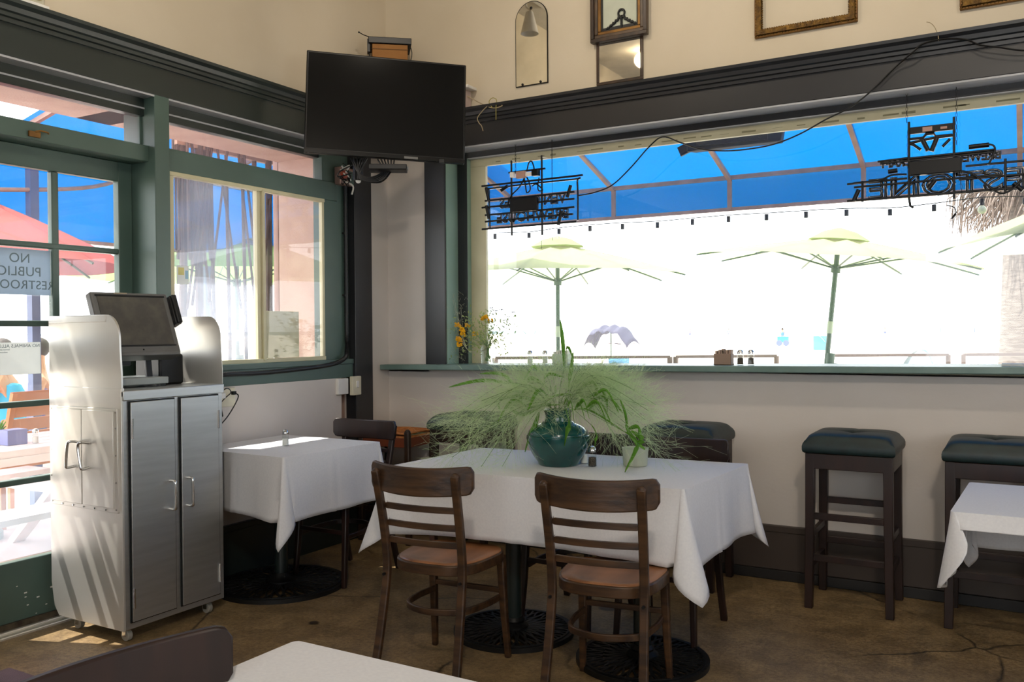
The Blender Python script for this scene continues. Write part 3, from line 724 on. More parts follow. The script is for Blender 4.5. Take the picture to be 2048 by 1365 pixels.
# ---- till on the cabinet
cy = 2.49
t = thing('point_of_sale_terminal','grey touch screen till tilted back on the steel cabinet counter','computer',(-3.66,2.735,1.125),radians(-4))
tilt = radians(-22)
M = Matrix.Translation((-.02,0,.295)) @ Matrix.Rotation(tilt,4,'Y')
mb = MB().cbox((0,0,0),(.045,.40,.315),M); mb.obj('housing', m_grey, t, bev=.008)
MB().cbox((.023,0,.010),(.004,.345,.245),M).obj('touch_screen', mat('dusty_screen','4a4845',.35,col2='5d5a52',scale=14,lo=.45,hi=.7), t)
for s,(c,d) in {'a':((.024,0,.138),(.006,.36,.008)),'b':((.024,0,-.118),(.006,.36,.006))}.items(): MB().cbox(c,d,M).obj('bezel_strip', m_dgrey, t)
MB().cbox((.0235,0,-.138),(.004,.006,.006),M).obj('power_light', m_black, t)
MB().cbox((.024,-.05,.150),(.002,.07,.007),M).obj('maker_mark', m_chrome, t)
MB().cbox((.0,.225,.07),(.060,.036,.15),M).cbox((.038,.225,.07),(.014,.026,.15),M).obj('card_reader', m_dgrey, t, bev=.005)
MB().cbox((.005,0,-.165),(.075,.36,.018),M).obj('lower_lip', m_grey, t, bev=.004)
MB().bar([(-.02,-.05,.10),(-.03,-.05,.16)],.05,.02,side=(0,1,0)).bar([(.02,.05,.03),(-.01,.06,.15)],.016,.03,side=(1,0,0)).bar([(.02,-.11,.03),(-.01,-.10,.15)],.016,.03,side=(1,0,0)).obj('stand', m_dgrey, t, bev=.003)
MB().box(-.13,-.185,.012,.10,.10,.045).obj('base_unit', mat('pale_grey_plastic','9fa5a2',.35), t, bev=.004)
MB().box(-.12,-.175,0,-.09,-.145,.012).box(.06,-.175,0,.09,-.145,.012).box(.06,.06,0,.09,.09,.012).box(-.12,.06,0,-.09,.09,.012).obj('foot', m_black, t)
t = thing('receipt_printer','black receipt printer under the right side of the till','printer',(-3.70,2.925,1.125),radians(-4))
MB().box(-.14,-.075,0,.065,.060,.150).obj('housing', m_black, t, bev=.012)
MB().box(-.09,-.03,.149,.02,.03,.155).obj('paper_slot', m_dgrey, t)
MB().tube([(.04,-.02,.13),(.045,.0,.14),(.03,.03,.133)],.003).obj('cable', m_grey, t)

# ============================================================ TABLE THINGS
def shaker(label, loc, fill, group, s=1.0):
    t = thing('shaker', label, 'salt shaker' if fill is m_salt else 'pepper shaker', loc, random.Random(int(loc[0]*1000)).uniform(0,1), group)
    MB().lathe([(.0,.002),(.019*s,.002),(.0205*s,.006),(.017*s,.058*s),(.0155*s,.064*s)],12).obj('glass_body', m_clear, t, angle=20)
    MB().lathe([(0,.004),(.017*s,.004),(.0155*s,.040*s),(0,.042*s)],12).obj('contents', fill, t)
    MB().lathe([(.0175*s,.062*s),(.018*s,.072*s),(.016*s,.078*s),(.010*s,.086*s),(0,.088*s)],20).obj('cap', m_chrome, t)
    return t
shaker('glass salt shaker alone on the corner table cloth in a sun patch', (-3.45,3.49,TZ-.0005), m_salt, 'shakers on the tables')
shaker('pepper shaker in front, right beside the green vase on the long table', (-1.675,3.585,TZ+.0015), m_pepper, 'shakers on the tables', 1.05)
shaker('salt shaker half hidden between the green vase and the pepper shaker', (-1.745,3.645,TZ+.0015), m_salt, 'shakers on the tables', 1.05)
vx, vy = -1.835, 3.565
prof = [(r_*1.04,z_) for r_,z_ in [(0,.004),(.070,.004),(.082,.0),(.088,.006),(.090,.014),(.112,.045),(.132,.085),(.139,.120),(.138,.136),(.134,.139),(.134,.143),(.128,.157),(.112,.172),(.095,.182),(.080,.188),(.070,.192),(.068,.196),(.060,.200),(.057,.215),(.057,.235),(.062,.243),(.063,.249),(.058,.252),(.051,.249),(.049,.24),(.049,.195),(.0,.19)]]
v = MB().lathe(prof,56).obj('vase', m_teal, angle=50); v.location = (vx,vy,TZ+.0012)
tag(v,'round teal glazed vase full of feathery grasses on the long table','vase')
t = thing('frosted_pot','small frosted white glass pot on the long table, right of the green vase','pot',(-1.512,3.69,TZ+.0012))
MB().lathe([(0,.004),(.050,.002),(.054,.006),(.056,.05),(.060,.082),(.057,.083),(.053,.05),(.050,.012),(0,.012)],36).obj('bowl', m_frost, t)

# feathery grasses
rnd = random.Random(21)
t = thing('grass_bouquet','wide airy bouquet of pale green feathery grasses in the teal vase','plant',(vx,vy,TZ+.18))
neck = Vector((0,0,.06))
def stem_path(az, reach, top, droop, n=9):
    d = Vector((cos(az),sin(az),0)); p0 = d*.02+Vector((0,0,-.12)); p1 = d*.035+Vector((0,0,.08))
    p2 = d*(reach*.45)+Vector((0,0,top)); p3 = d*reach+Vector((0,0,top-droop))
    return smoothpath([p0,p1,p2,p3],n)
def plume(path, L, spread, cnt, hair=.00055, up=.3, nm='seed_plume'):
    mb = MB(); k = len(path)
    for i in range(cnt):
        f = rnd.uniform(.42,1.0); q = path[min(int(f*(k-1)),k-2)].lerp(path[min(int(f*(k-1))+1,k-1)], rnd.random())
        ax = (path[-1]-path[k//2]).normalized()
        dr = (ax*rnd.uniform(.4,1.1)+Vector((rnd.gauss(0,1),rnd.gauss(0,1),rnd.gauss(0,.8)+up))*spread).normalized()
        l = L*rnd.uniform(.5,1.15); bend = Vector((rnd.gauss(0,.12),rnd.gauss(0,.12),-.22*rnd.random()))
        p1 = q+dr*l*.5+bend*l*.15; p2 = q+dr*l+bend*l*.5
        mb.tube([q,p1,p2],[hair,hair*.9,hair*.6],3,cap=False)
        for b in range(4):
            u = rnd.uniform(.35,1); s0 = q.lerp(p1,u*2) if u<.5 else p1.lerp(p2,u*2-1)
            d2 = (dr+Vector((rnd.gauss(0,.55),rnd.gauss(0,.55),rnd.gauss(0,.45)))).normalized()
            mb.tube([s0,s0+d2*l*rnd.uniform(.18,.42)],[hair*.8,hair*.5],3,cap=False)
    mb.obj(nm, m_grass, t, smooth=False)
# camera-right in the room is (+.86,+.5): spread the bouquet widest along it
base = atan2(.5,.86)
spec = []
for i in range(20): spec.append((base+rnd.uniform(-.6,.6), rnd.uniform(.24,.50), rnd.uniform(.08,.26), rnd.uniform(.02,.22)))
for i in range(15): spec.append((base+pi+rnd.uniform(-.6,.6), rnd.uniform(.24,.50), rnd.uniform(.04,.20), rnd.uniform(.04,.26)))
for i in range(10): spec.append((rnd.uniform(0,2*pi), rnd.uniform(.08,.24), rnd.uniform(.13,.23), rnd.uniform(-.03,.05)))
stems = MB()
for az,re,tp,dr in spec:
    p = stem_path(az,re,tp,dr); stems.tube(p,.0011,5)
    plume(p, rnd.uniform(.13,.23), .62, 70, hair=.00045)
stems.obj('stems', m_stem, t)
def blade(p, w, nm='leaf', tw=0):
    mb = MB(); k = len(p); vs = []
    for i,q in enumerate(p):
        d = (p[min(i+1,k-1)]-p[max(i-1,0)]).normalized(); sd = d.cross(Vector((0,0,1)))
        if sd.length < .05: sd = Vector((1,0,0))
        sd.normalize(); sd = (sd*.45+sd.cross(d)*.9).normalized(); f = sin(pi*min(1,(i+.6)/k))**.7 * w/2; nn = sd.cross(d)*f*.35
        vs += [q-sd*f+nn, q, q+sd*f+nn]
    mb.add(vs, [(i*3+j,i*3+j+1,i*3+j+4,i*3+j+3) for i in range(k-1) for j in range(2)])
    mb.obj(nm, m_leaf, t, solid=.0006)
def toworld(x, y, d=0):   # measured leaf tips, turned into local coordinates of the bouquet
    p = ony(x, y, vy + d); return p - Vector((vx,vy,TZ+.18))
leaves = [ # (root px, mid px, tip px, depth offset, width)
 ((1040,770),(965,762),(898,775),-.02,.011),((1045,800),(1010,752),(960,748),.05,.010),((1060,790),(1000,800),(1002,828),-.05,.011),((1088,770),(1062,758),(1050,775),.0,.013),
 ((1088,775),(1095,750),(1128,755),.04,.010),((1135,800),(1140,760),(1146,705),.05,.012),((1128,735),(1128,705),(1120,640),.08,.012),((1130,735),(1135,695),(1148,725),.06,.010),
 ((1130,815),(1137,850),(1129,893),-.12,.015),((1078,825),(1066,860),(1050,905),-.10,.014),((1182,850),(1192,870),(1190,895),-.08,.012),((1140,820),(1180,822),(1250,865),-.02,.007),
 ((1250,865),(1275,890),(1250,945),-.10,.013),((1190,770),(1196,780),(1178,795),.03,.012),((1205,780),(1212,800),(1214,828),.02,.010),((1150,790),(1185,765),(1192,800),.04,.010),
 ((1165,765),(1170,772),(1168,780),.05,.009),((1240,800),(1250,830),(1255,870),.0,.010),((1120,810),(1080,812),(1045,820),-.03,.008),((1090,800),(1130,790),(1200,800),.02,.008),
 ((1100,800),(1050,830),(1015,815),-.04,.010),((1075,740),(1065,735),(1045,768),.05,.010),((1255,860),(1275,855),(1280,880),-.05,.012),((1270,890),(1285,880),(1262,862),-.04,.014),((1290,900),(1268,880),(1250,850),-.03,.010)]
for a,b,c,d,w_ in leaves: blade(smoothpath([toworld(*a,d*.5),toworld(*b,d),toworld(*c,d)],6), w_*1.7)
for i in range(16):
    az = rnd.uniform(0,2*pi); d = Vector((cos(az),sin(az),0)); r0 = rnd.uniform(.06,.20); L_ = rnd.uniform(.09,.15); z0 = rnd.uniform(.07,.16)
    blade(smoothpath([d*r0+Vector((0,0,z0)), d*(r0+L_*.5)+Vector((0,0,z0+.03)), d*(r0+L_)+Vector((0,0,z0-.02-rnd.random()*.05))],6), rnd.uniform(.010,.018))
link = MB()
for a,b,c,d,w_ in leaves[:18]:
    link.tube(smoothpath([neck*0+Vector((0,0,.02)),Vector((0,0,.09))+toworld(*a,d*.5)*.25,toworld(*a,d*.5)],6),.0011,5)
link.obj('leaf_stalks', m_stem, t)

# ============================================================ THINGS ON THE WALLS
# television on a bracket across the corner
P = [atd(613,99,5.10), atd(937,131,5.30), atd(925,327,5.25), atd(608,305,5.05)]
cT = sum(P,Vector())/4; ux = ((P[1]-P[0])+(P[2]-P[3])).normalized(); uz = ((P[0]-P[3])+(P[1]-P[2])); uz = (uz-ux*uz.dot(ux)).normalized(); un = uz.cross(ux)  # away from the room
TW = ((P[1]-P[0]).length+(P[2]-P[3]).length)/2; TH = ((P[0]-P[3]).length+(P[1]-P[2]).length)/2
t = thing('television','large black flat television tilted down across the room corner','television')
t.matrix_world = Matrix((ux,-un*-1 if False else un,uz)).transposed().to_4x4(); t.location = cT
t.rotation_euler = Matrix((ux,un,uz)).transposed().to_euler()
# local x right, y away from the room, z up
MB().box(-TW/2,0,-TH/2,TW/2,.035,TH/2).obj('housing', m_black, t, bev=.006)
MB().box(-TW/2+.012,-.002,-TH/2+.030,TW/2-.012,.0,TH/2-.012).obj('screen', m_screen, t, smooth=False)
MB().box(-TW/2+.10,.034,-TH/2+.06,TW/2-.10,.075,TH/2-.08).obj('rear_cover', m_black, t, bev=.015)
MB().box(-TW/2,-.004,-TH/2,TW/2,-.001,-TH/2+.024).obj('lower_bezel', mat('glossy_black_trim','0b0b0c',.15), t, bev=.002)
MB().box(TW/2-.36,-.006,-TH/2+.004,TW/2-.28,-.003,-TH/2+.018).obj('control_mark', m_grey, t)
MB().cbox((TW/2-.14,-.008,-TH/2+.004),(.03,.012,.022)).obj('remote_sensor', m_dgrey, t, bev=.003)
MB().box(-TW/2+.02,-.003,-TH/2,-TW/2+.03,.035,-TH/2-.0+.001).obj('edge_trim', m_dgrey, t)
inv = Matrix((ux,un,uz))
def loc_tv(p): return inv @ (Vector(p)-cT)
MB().bar([loc_tv(cT+un*.07), loc_tv(Vector((-3.50,4.45,2.72))), loc_tv(Vector((-3.84,4.70,2.72)))],.07,.05,side=(0,0,1)).box(-.16,.07,-.14,.16,.085,.14).obj('wall_bracket', m_bmetal, t, bev=.003)

t = thing('cable_box','slim black cable box jammed under the television beside tangled leads','electronics', atd(745,336,5.15), radians(35))
MB().box(-.02,-.05,-.016,.20,.08,.016).obj('housing', m_black, t, bev=.004)
MB().cbox((.205,.0,0),(.006,.03,.02)).obj('connector', m_grey, t)
t = thing('spotlight_can','small black cylinder lamp with a white end hanging below the television','lamp', atd(716,345,5.25))
MB().tube([(0,0,-.05),(0,0,.08)],.030,16).obj('shade', m_black, t, bev=.004)
MB().tube([(.012,-.012,-.053),(.0,.0,-.045)],.016,14).obj('lens', m_white, t)
t = thing('junction_box','open junction box with loose white and brown wires beneath the television','electronics', (-3.88,4.47,2.395))
MB().box(-.02,-.06,-.055,.03,.07,.06).obj('metal_box', mat('pinkish_steel','b8968a',.35,metal=.6), t, bev=.003)
MB().box(.028,.02,-.045,.038,.066,.04).obj('side_plate', m_green, t, bev=.002)
rnd = random.Random(8); wm = MB(); wh = MB(); rd = MB()
for i in range(12):
    a = Vector((.03,rnd.uniform(-.07,.04),rnd.uniform(-.05,.07))); b = a+Vector((rnd.uniform(.01,.05),rnd.uniform(-.05,.05),rnd.uniform(-.05,.05)))
    c_ = b+Vector((rnd.uniform(-.02,.02),rnd.uniform(-.06,.06),rnd.uniform(-.06,.02)))
    (wm if i%3 else wh).tube(smoothpath([a,b,c_],5),.0035 if i%3 else .006,6)
wm.obj('loose_wires', m_black, t); wh.obj('white_tape', m_white, t)
MB().box(.032,-.05,.0,.05,-.01,.05,Matrix.Rotation(.5,4,'X')).obj('connector', mat('wire_nut_red','a5452f',.5), t)
t = thing('cable_bundle','tangle of black cables looping under the middle of the television','cable', atd(735,332,5.2))
for k in range(6):
    r = .035+.012*k; mb = MB(); d = Vector((.85,.52,0))
    pts = [d*(-.10+.02*k)+Vector((0,0,.05)), d*(-.05)+Vector((0,.0,-.03-r*.4)), d*(.02+.01*k)+Vector((0,0,-.05-r*.5)), d*(.09+.01*k)+Vector((0,0,-.03)), d*(.06+.02*k)+Vector((0,0,.04))]
    mb.tube(smoothpath(pts,7),.0045,7).obj('cable', m_black, t)
mb = MB().tube(smoothpath([(-.05,0,.03),(-.16,-.05,-.02),(-.20,-.03,-.05),(-.12,0,-.03)],7),.004,7).obj('cable', m_black, t)

# wooden ledge box with black receiver on top, behind the television
c = (-3.66,4.73,2.95)
t = thing('corner_box','orange brown wooden box standing on the corner moulding behind the television','box',(-3.665,4.70,2.835),radians(40))
MB().box(-.115,-.105,0,.115,.105,.425).obj('box_body', m_card, t, bev=.003)
MB().box(-.118,-.108,.39,.118,.108,.395).obj('seam', mat('dark_cardboard','6d4a22',.8), t)
t = thing('receiver','flat black receiver with dangling leads lying on the wooden corner box','electronics',(-3.665,4.70,3.262),radians(40))
MB().box(-.140,-.115,0,.140,.110,.042).obj('housing', m_black, t, bev=.004)
MB().box(-.147,-.10,-.055,-.128,-.04,.03).obj('side_bracket', m_black, t, bev=.002)
MB().tube(smoothpath([(-.13,-.09,.044),(-.17,-.11,.05),(-.20,-.12,.062)],5),.003).sphere((-.20,-.12,.062),.006,8,6).obj('antenna', m_black, t)
MB().tube(smoothpath([(-.13,-.08,-.04),(-.135,-.09,-.10),(-.125,-.09,-.17),(-.13,-.08,-.22)],6),.004).obj('lead', m_black, t)
MB().tube(smoothpath([(.13,-.10,.0),(.142,-.11,-.05),(.135,-.11,-.10),(.11,-.11,-.125)],6),.003).obj('lead', m_black, t)
t = thing('wall_bracket_shelf','small white shelf bracket on the moulding just right of the television','shelf',(-3.16,4.90,2.835))
MB().box(-.16,-.11,.115,.055,0,.135).obj('shelf_board', m_white, t, bev=.004)
MB().box(-.14,-.09,0,.010,0,.115).obj('support', mat('pinkish_white','cdb8b0',.6), t, bev=.003)
t = thing('loose_wire','thin beige loose wires curling over the moulding right of the television','wire')
q = [ony(*p,4.845) for p in ((935,192),(960,206),(985,216),(1004,212),(1000,206),(1010,205))]
MB().tube(smoothpath(q,6),.0035,6).obj('wire', m_rope, t)
q = [ony(*p,4.84) for p in ((985,216),(978,204),(985,196),(993,200),(992,214),(992,228),(992,240))]
MB().tube(smoothpath(q,6),.0025,6).obj('wire', mat('ochre_wire','9c9140',.6), t)
q = [ony(*p,4.84) for p in ((975,212),(965,222),(955,236),(958,246),(963,252),(966,262))]
MB().tube(smoothpath(q,6),.0028,6).obj('wire', m_rope, t)
# black cable along the right header
t = thing('power_cable','long black cable draped from the top moulding across the right window','cable')
pts = [(1155,392,4.98),(1190,385,4.96),(1225,370,4.93),(1262,335,4.90),(1300,292,4.88),(1326,274,4.875),(1360,285,4.90),(1400,298,4.93),(1450,302,4.94),(1500,298,4.94),(1550,288,4.93),(1600,268,4.90),(1650,240,4.885),(1700,215,4.88),(1745,180,4.875),(1790,135,4.87),(1825,105,4.835),(1845,88,4.83),(1875,80,4.84),(1905,77,4.845),(1935,80,4.84),(1960,90,4.838),(2000,95,4.835),(2048,101,4.85),(2110,96,4.87)]
MB().tube(smoothpath([ony(x,y,Y) for x,y,Y in pts],6),.0042,8).obj('cable_run', m_black, t)
t = thing('cable_tie','thin pale cable tie sticking up from the moulding where the black cable crosses','tie')
MB().tube(smoothpath([ony(x,y,4.84) for x,y in ((1877,82),(1876,70),(1869,54),(1861,46),(1853,44))],6),.0018,5).obj('strap', m_rope, t)
# fixture at the top left of the moulding
t = thing('wall_fixture','white fixture with curly ornament at the top left corner of the moulding','light fixture',(XB+.0,2.36,2.84))
MB().box(.005,-.12,0,.06,.055,.018).obj('base', m_white, t, bev=.003)
MB().box(.005,-.13,.018,.045,.045,.20).obj('body', mat('cream_fixture','c9c4b0',.5), t, bev=.01)
for k in range(3): MB().tube(smoothpath([(.05,-.09+.045*k,.10),(.054,-.065+.045*k,.07),(.054,-.07+.045*k,.04),(.05,-.09+.045*k,.035)],6),.003).obj('scroll', m_copper, t)
MB().tube([(.02,.055,.008),(.02,.16,.004)],.006,8).obj('spring_lead', m_copper, t)

# ---- arched frameless mirror
def onwall(name, label, cat, x, z, dy=0, tiltx=0, group=None):
    return thing(name, label, cat, (x, YA-.004-dy, z), group=group, rot=(tiltx,0,0))
t = onwall('arched_mirror','narrow arched frameless mirror hanging on the cream wall','mirror',-2.698,2.93)
w_, h_ = .232, .53
def arch(wd, ht, off=0):
    p = [(-wd/2,off),(wd/2,off)]; r = wd/2
    for i in range(17): a = pi*i/16; p.append((r*cos(a), ht-r+r*sin(a)))
    return p
Mw = Matrix(((1,0,0,0),(0,0,1,-.010),(0,1,0,0),(0,0,0,1)))
MB().prism(arch(w_,h_), Mw, .008).obj('back_plate', m_black, t)
MB().prism(arch(w_-.010,h_-.005,.005), Matrix(((1,0,0,0),(0,0,1,-.0115),(0,1,0,0),(0,0,0,1))), .001).obj('mirror_glass', m_mirror, t, smooth=False)
for x in (-.065,.065): MB().sphere((x,-.014,.012),.008,10,6,(1,.6,1)).obj('clip', m_bmetal, t)
MB().sphere((0,-.012,h_-.045),.010,10,6,(1,.3,1)).obj('screw_hole', m_black, t)

def frame(name, label, cat, x, z, wd, ht, b, depth, m, dy=0, group=None, inner=None, bump=False):
    t = onwall(name, label, cat, x, z, dy, 0, group)
    def ring(x0,x1,y0,y1,bb,d0,d1,mm,nm,bev=.002):
        mb = MB(); mb.box(x0,-d1,y0,x1,-d0,y0+bb); mb.box(x0,-d1,y1-bb,x1,-d0,y1); mb.box(x0,-d1,y0+bb,x0+bb,-d0,y1-bb); mb.box(x1-bb,-d1,y0+bb,x1,-d0,y1-bb)
        return mb.obj(nm, mm, t, bev=bev)
    return t, ring
# gilded wooden frame with wreath
t, ring = frame('picture_frame','dark and gilt wooden frame overlapping the small mirror, wreath ornament inside','picture frame',-2.09,3.045,0,0,0,0,None,.012,'picture frames on the right wall')
x0,x1,z0,z1 = -.180,.180,.065,.62
ring(x0,x1,z0,z1,.022,.0,.040,m_wood,'outer_moulding'); ring(x0+.022,x1-.022,z0+.022,z1-.022,.022,.0,.030,mat('dark_gilt','5b4632',.4,col2='3c2e22',scale=15),'middle_moulding',.004)
ring(x0+.042,x1-.042,z0+.042,z1-.042,.020,.0,.024,m_gold2,'gilt_inner_moulding',.004); ring(x0+.060,x1-.060,z0+.060,z1-.060,.010,.0,.016,m_dgrey,'inner_lip')
MB().box(x0+.06,-.004,z0+.06,x1-.06,-.001,z1-.06).obj('backing', mat('pale_green_card','c3c8b6',.6), t)
wr = MB(); wc = Vector((.012,-.012,z0+.155))
for k in range(26):
    f = k/25; a = -2.6+5.2*f; wr.sphere((wc.x+.020*sin(a), -.012, wc.z+.022*cos(a)),.007,6,4)
for s in (-1,1):
    for k in range(16): f=k/15; wr.sphere((wc.x+s*(.012+.088*f), -.012, wc.z-.022-.060*f**.8+.004*sin(k*2)),.0095-.003*f,6,4)
for k in range(8): wr.sphere((wc.x, -.012, wc.z-.02-.010*k),.009,6,4)
wr.bar([(x0+.07,-.008,z0+.075),(x1-.07,-.008,z0+.075)],.018,.006,side=(0,0,1))
wr.obj('wreath_ornament', m_dgrey, t)
# small dark mirror below it
t, ring = frame('small_mirror','small dark wood framed mirror tucked under the gilt frame','mirror',-2.098,2.858,0,0,0,0,None,0,None)
ring(-.150,.150,0,.30,.018,0,.014,m_wood,'frame')
MB().box(-.134,-.010,.016,.134,-.008,.284).obj('mirror_glass', mat('mirror_pale',(.82,.80,.75),.02,metal=1), t, smooth=False)
# ornate gold frames, empty
def ornate(label, x, z, wd, ht, b=.046):
    t, ring = frame('picture_frame', label, 'picture frame', x, z,0,0,0,0,None,0,'picture frames on the right wall')
    ring(-wd/2,wd/2,0,ht,b*.30,0,.022,m_gold2,'outer_moulding',.004)
    bd = MB(); X0,X1,Z0,Z1,bb = -wd/2+b*.28,wd/2-b*.28,b*.28,ht-b*.28,b*.55
    bd.box(X0,-.034,Z0,X1,0,Z0+bb).box(X0,-.034,Z1-bb,X1,0,Z1).box(X0,-.034,Z0+bb,X0+bb,0,Z1-bb).box(X1-bb,-.034,Z0+bb,X1,0,Z1-bb); st = .0125
    def beads(ax,a,b_,c):
        k = int((b_-a)/st)
        for i in range(k): q=a+(i+.5)*st; bd.sphere((q,-.020,c) if ax=='x' else (c,-.020,q),.0058,6,4)
    beads('x',-wd/2+b*.85,wd/2-b*.85,b*.90); beads('z',b*.85,ht-b*.85,-wd/2+b*.90); beads('z',b*.85,ht-b*.85,wd/2-b*.90)
    # outer dentils
    for i in range(int(wd/.016)): bd.sphere((-wd/2+(i+.5)*.016,-.024,b*.20),.0042,5,4)
    for i in range(int(ht/.016)):
        for sx in (-1,1): bd.sphere((sx*(wd/2-b*.20),-.024,(i+.5)*.016),.0042,5,4)
    bd.obj('carved_moulding', m_gold, t)
    return t
ornate('large empty ornate gold frame in the middle of the cream wall', -1.022, 2.978, .535, .42)
ornate('ornate old gold frame cut off by the top right corner', .02, 2.945, .60, .45)

# ---- track light and bulb that the mirrors catch
t = thing('track_spotlight','white track spotlight under the ceiling, seen only in the arched mirror','lamp',(-3.57,3.40,CZ))
MB().box(-.02,-.4,-.03,.02,.4,0).obj('track', m_white, t)
MB().tube(smoothpath([(0,0,-.03),(.0,.0,-.12),(.04,0,-.16),(.03,.0,-.20)],5),.008).obj('arm', m_white, t)
MB().lathe([(0,.09),(.03,.09),(.04,.05),(.075,-.09),(.07,-.09),(.03,.04),(0,.04)],24,(.03,0,-.26)).obj('shade', m_white, t)
t = thing('globe_bulb','bare glowing globe bulb under the ceiling, caught in the small mirror','lamp',(-3.32,1.48,CZ))
MB().tube([(0,0,0),(0,0,-.04)],.03,12).obj('socket', m_white, t)
MB().sphere((0,0,-.10),.075,20,12).obj('bulb', m_bulb, t)

# ============================================================ UNLIT NEON SIGNS IN THE WINDOW (backs towards the room)
def rod(t, pts, r=.0065, nm='rod', m=m_bmetal): return MB().tube(pts, r, 8).obj(nm, m, t)
def chain(t, x, z0, z1, y, nm='chain', sway=0):
    mb = MB(); n = int(abs(z1-z0)/.020)
    for i in range(n):
        z = z0+(z1-z0)*(i+.5)/n; xx = x+sway*i/n
        pts = [(.0045*cos(a)*(1 if i%2 else .15), .0045*cos(a)*(0 if i%2 else 1), .0115*sin(a)) for a in [2*pi*k/8 for k in range(8)]]
        mb.tube([(xx+p[0],y+p[1],z+p[2]) for p in pts],.0013,4,closed=True)
    return mb.obj(nm, m_bmetal, t)
YS = 5.0
def Mtext(x, z, y=YS+.012): return Matrix(((-1,0,0,x),(0,0,1,y),(0,1,0,z),(0,0,0,1)))
t = thing('neon_sign','unlit two-line neon sign in a rectangular border, left end of the window, seen from behind','neon sign')
for zz,xa,xb in ((2.343,-3.135,-2.39),(2.243,-3.11,-2.45),(2.200,-3.135,-2.45),(2.148,-3.11,-2.45),(2.105,-3.11,-2.46),(2.056,-3.135,-2.435)): rod(t,[(xa,YS,zz),(xb,YS,zz+.004)])
rod(t,[(-2.905,YS,2.49),(-2.905,YS,2.00)]); rod(t,[(-2.680,YS,2.50),(-2.680,YS,1.99)])
rod(t,[(-2.925,YS,2.412),(-2.655,YS,2.414)])
for x in (-2.905,-2.680): rod(t,[(x+.004,YS,2.488),(x+.045,YS+.02,2.478)],.003,'standoff',m_white)
rod(t, smoothpath([(-3.085,YS+.02,2.06),(-3.09,YS+.02,2.31),(-3.07,YS+.02,2.325),(-2.47,YS+.02,2.330),(-2.438,YS+.02,2.31),(-2.435,YS+.02,2.07)],6),.006,'border_tube',m_neon)
text_mesh('VENICE ALES', .092, 'lettering_tube', m_neon, t, Mtext(-2.76,2.215)@Matrix.Scale(.93,4,(1,0,0)), outline=True, bevel=.0040)
text_mesh('BREWHOUSE', .090, 'lettering_tube', m_neon, t, Mtext(-2.76,2.118)@Matrix.Scale(1.0,4,(1,0,0)), outline=True, bevel=.0040)
MB().box(-2.900,YS-.035,2.148,-2.700,YS-.005,2.235).obj('transformer', m_black, t, bev=.004)
MB().box(-2.90,YS-.03,2.375,-2.872,YS,2.408).box(-2.79,YS-.02,2.375,-2.745,YS,2.40).obj('label_plate', m_white, t)
MB().box(-2.855,YS-.03,2.365,-2.79,YS-.002,2.41).obj('ballast', mat('pink_brown_label','b08a7c',.6), t, bev=.002)
MB().box(-2.735,YS-.04,2.368,-2.69,YS,2.412).obj('connector_block', m_black, t, bev=.003)
for pts in ([(-2.79,YS,2.41),(-2.775,YS,2.46),(-2.755,YS,2.47),(-2.74,YS,2.44),(-2.735,YS,2.41)],[(-2.81,YS,2.37),(-2.80,YS,2.31),(-2.79,YS,2.27),(-2.765,YS,2.29),(-2.775,YS,2.34),(-2.79,YS,2.37)],[(-2.70,YS,2.36),(-2.71,YS,2.30),(-2.70,YS,2.275),(-2.675,YS,2.28),(-2.72,YS,2.32),(-2.75,YS,2.31)],[(-2.80,YS-.01,2.37),(-2.84,YS-.01,2.31),(-2.90,YS-.01,2.26),(-2.93,YS-.01,2.20)]):
    rod(t, smoothpath(pts,6),.0045,'lead',m_black)
for a,b in (((-3.095,2.325),(-3.075,2.24)),((-3.095,2.21),(-3.075,2.12)),((-2.495,2.215),(-2.47,2.29)),((-2.56,2.045),(-2.535,2.135)),((-2.98,2.30),(-2.93,2.325))):
    MB().tube([(a[0],YS-.008,a[1]),(b[0],YS-.008,b[1])],.011,10).obj('electrode_cap', m_black, t)
chain(t,-2.868,2.40,2.60,YS-.01); chain(t,-2.60,2.34,2.62,YS-.01); chain(t,-2.925,2.05,1.92,YS-.01)
rod(t,[(-2.60,YS-.01,2.34),(-2.60,YS-.01,1.95)],.0012,'pull_string'); rod(t,[(-2.680,YS-.01,2.0),(-2.680,YS-.01,1.90)],.0012,'pull_string')

t = thing('neon_sign','large unlit neon sign with crest, right end of the window, seen from behind','neon sign')
for zz,xa,xb in ((2.150,-.825,-.53),(2.130,-.79,-.10),(2.125,-.29,.42),(2.060,-.825,.40),(2.190,-.26,.42),(2.255,-.672,-.52),(2.244,-.66,-.125),(2.256,-.52,-.13)): rod(t,[(xa,YS,zz),(xb,YS,zz+.004)],.006)
rod(t,[(-.521,YS,2.445),(-.521,YS,2.05),(-.515,YS,2.01),(-.50,YS,2.00)],.0065); rod(t,[(-.312,YS,2.445),(-.312,YS,2.03)],.0065)
rod(t,[(-.748,YS,2.16),(-.748,YS,2.05)],.0065); rod(t,[(-.085,YS,2.21),(-.085,YS,2.04)],.0065)
text_mesh('FIRESTONE', .150, 'lettering_tube', m_neon, t, Mtext(-.225,2.105)@Matrix.Scale(1.32,4,(1,0,0)), outline=True, bevel=.0062)
text_mesh('CRAFT', .052, 'lettering_tube', m_neon, t, Mtext(-.585,2.238), outline=True, bevel=.0035)
text_mesh('BREWED', .052, 'lettering_tube', m_neon, t, Mtext(-.205,2.232), outline=True, bevel=.0035)
MB().box(-.518,YS-.045,2.160,-.275,YS-.008,2.233).obj('transformer', m_black, t, bev=.004)
MB().box(-.515,YS-.02,2.378,-.315,YS,2.412).obj('upper_plate', m_black, t, bev=.002)
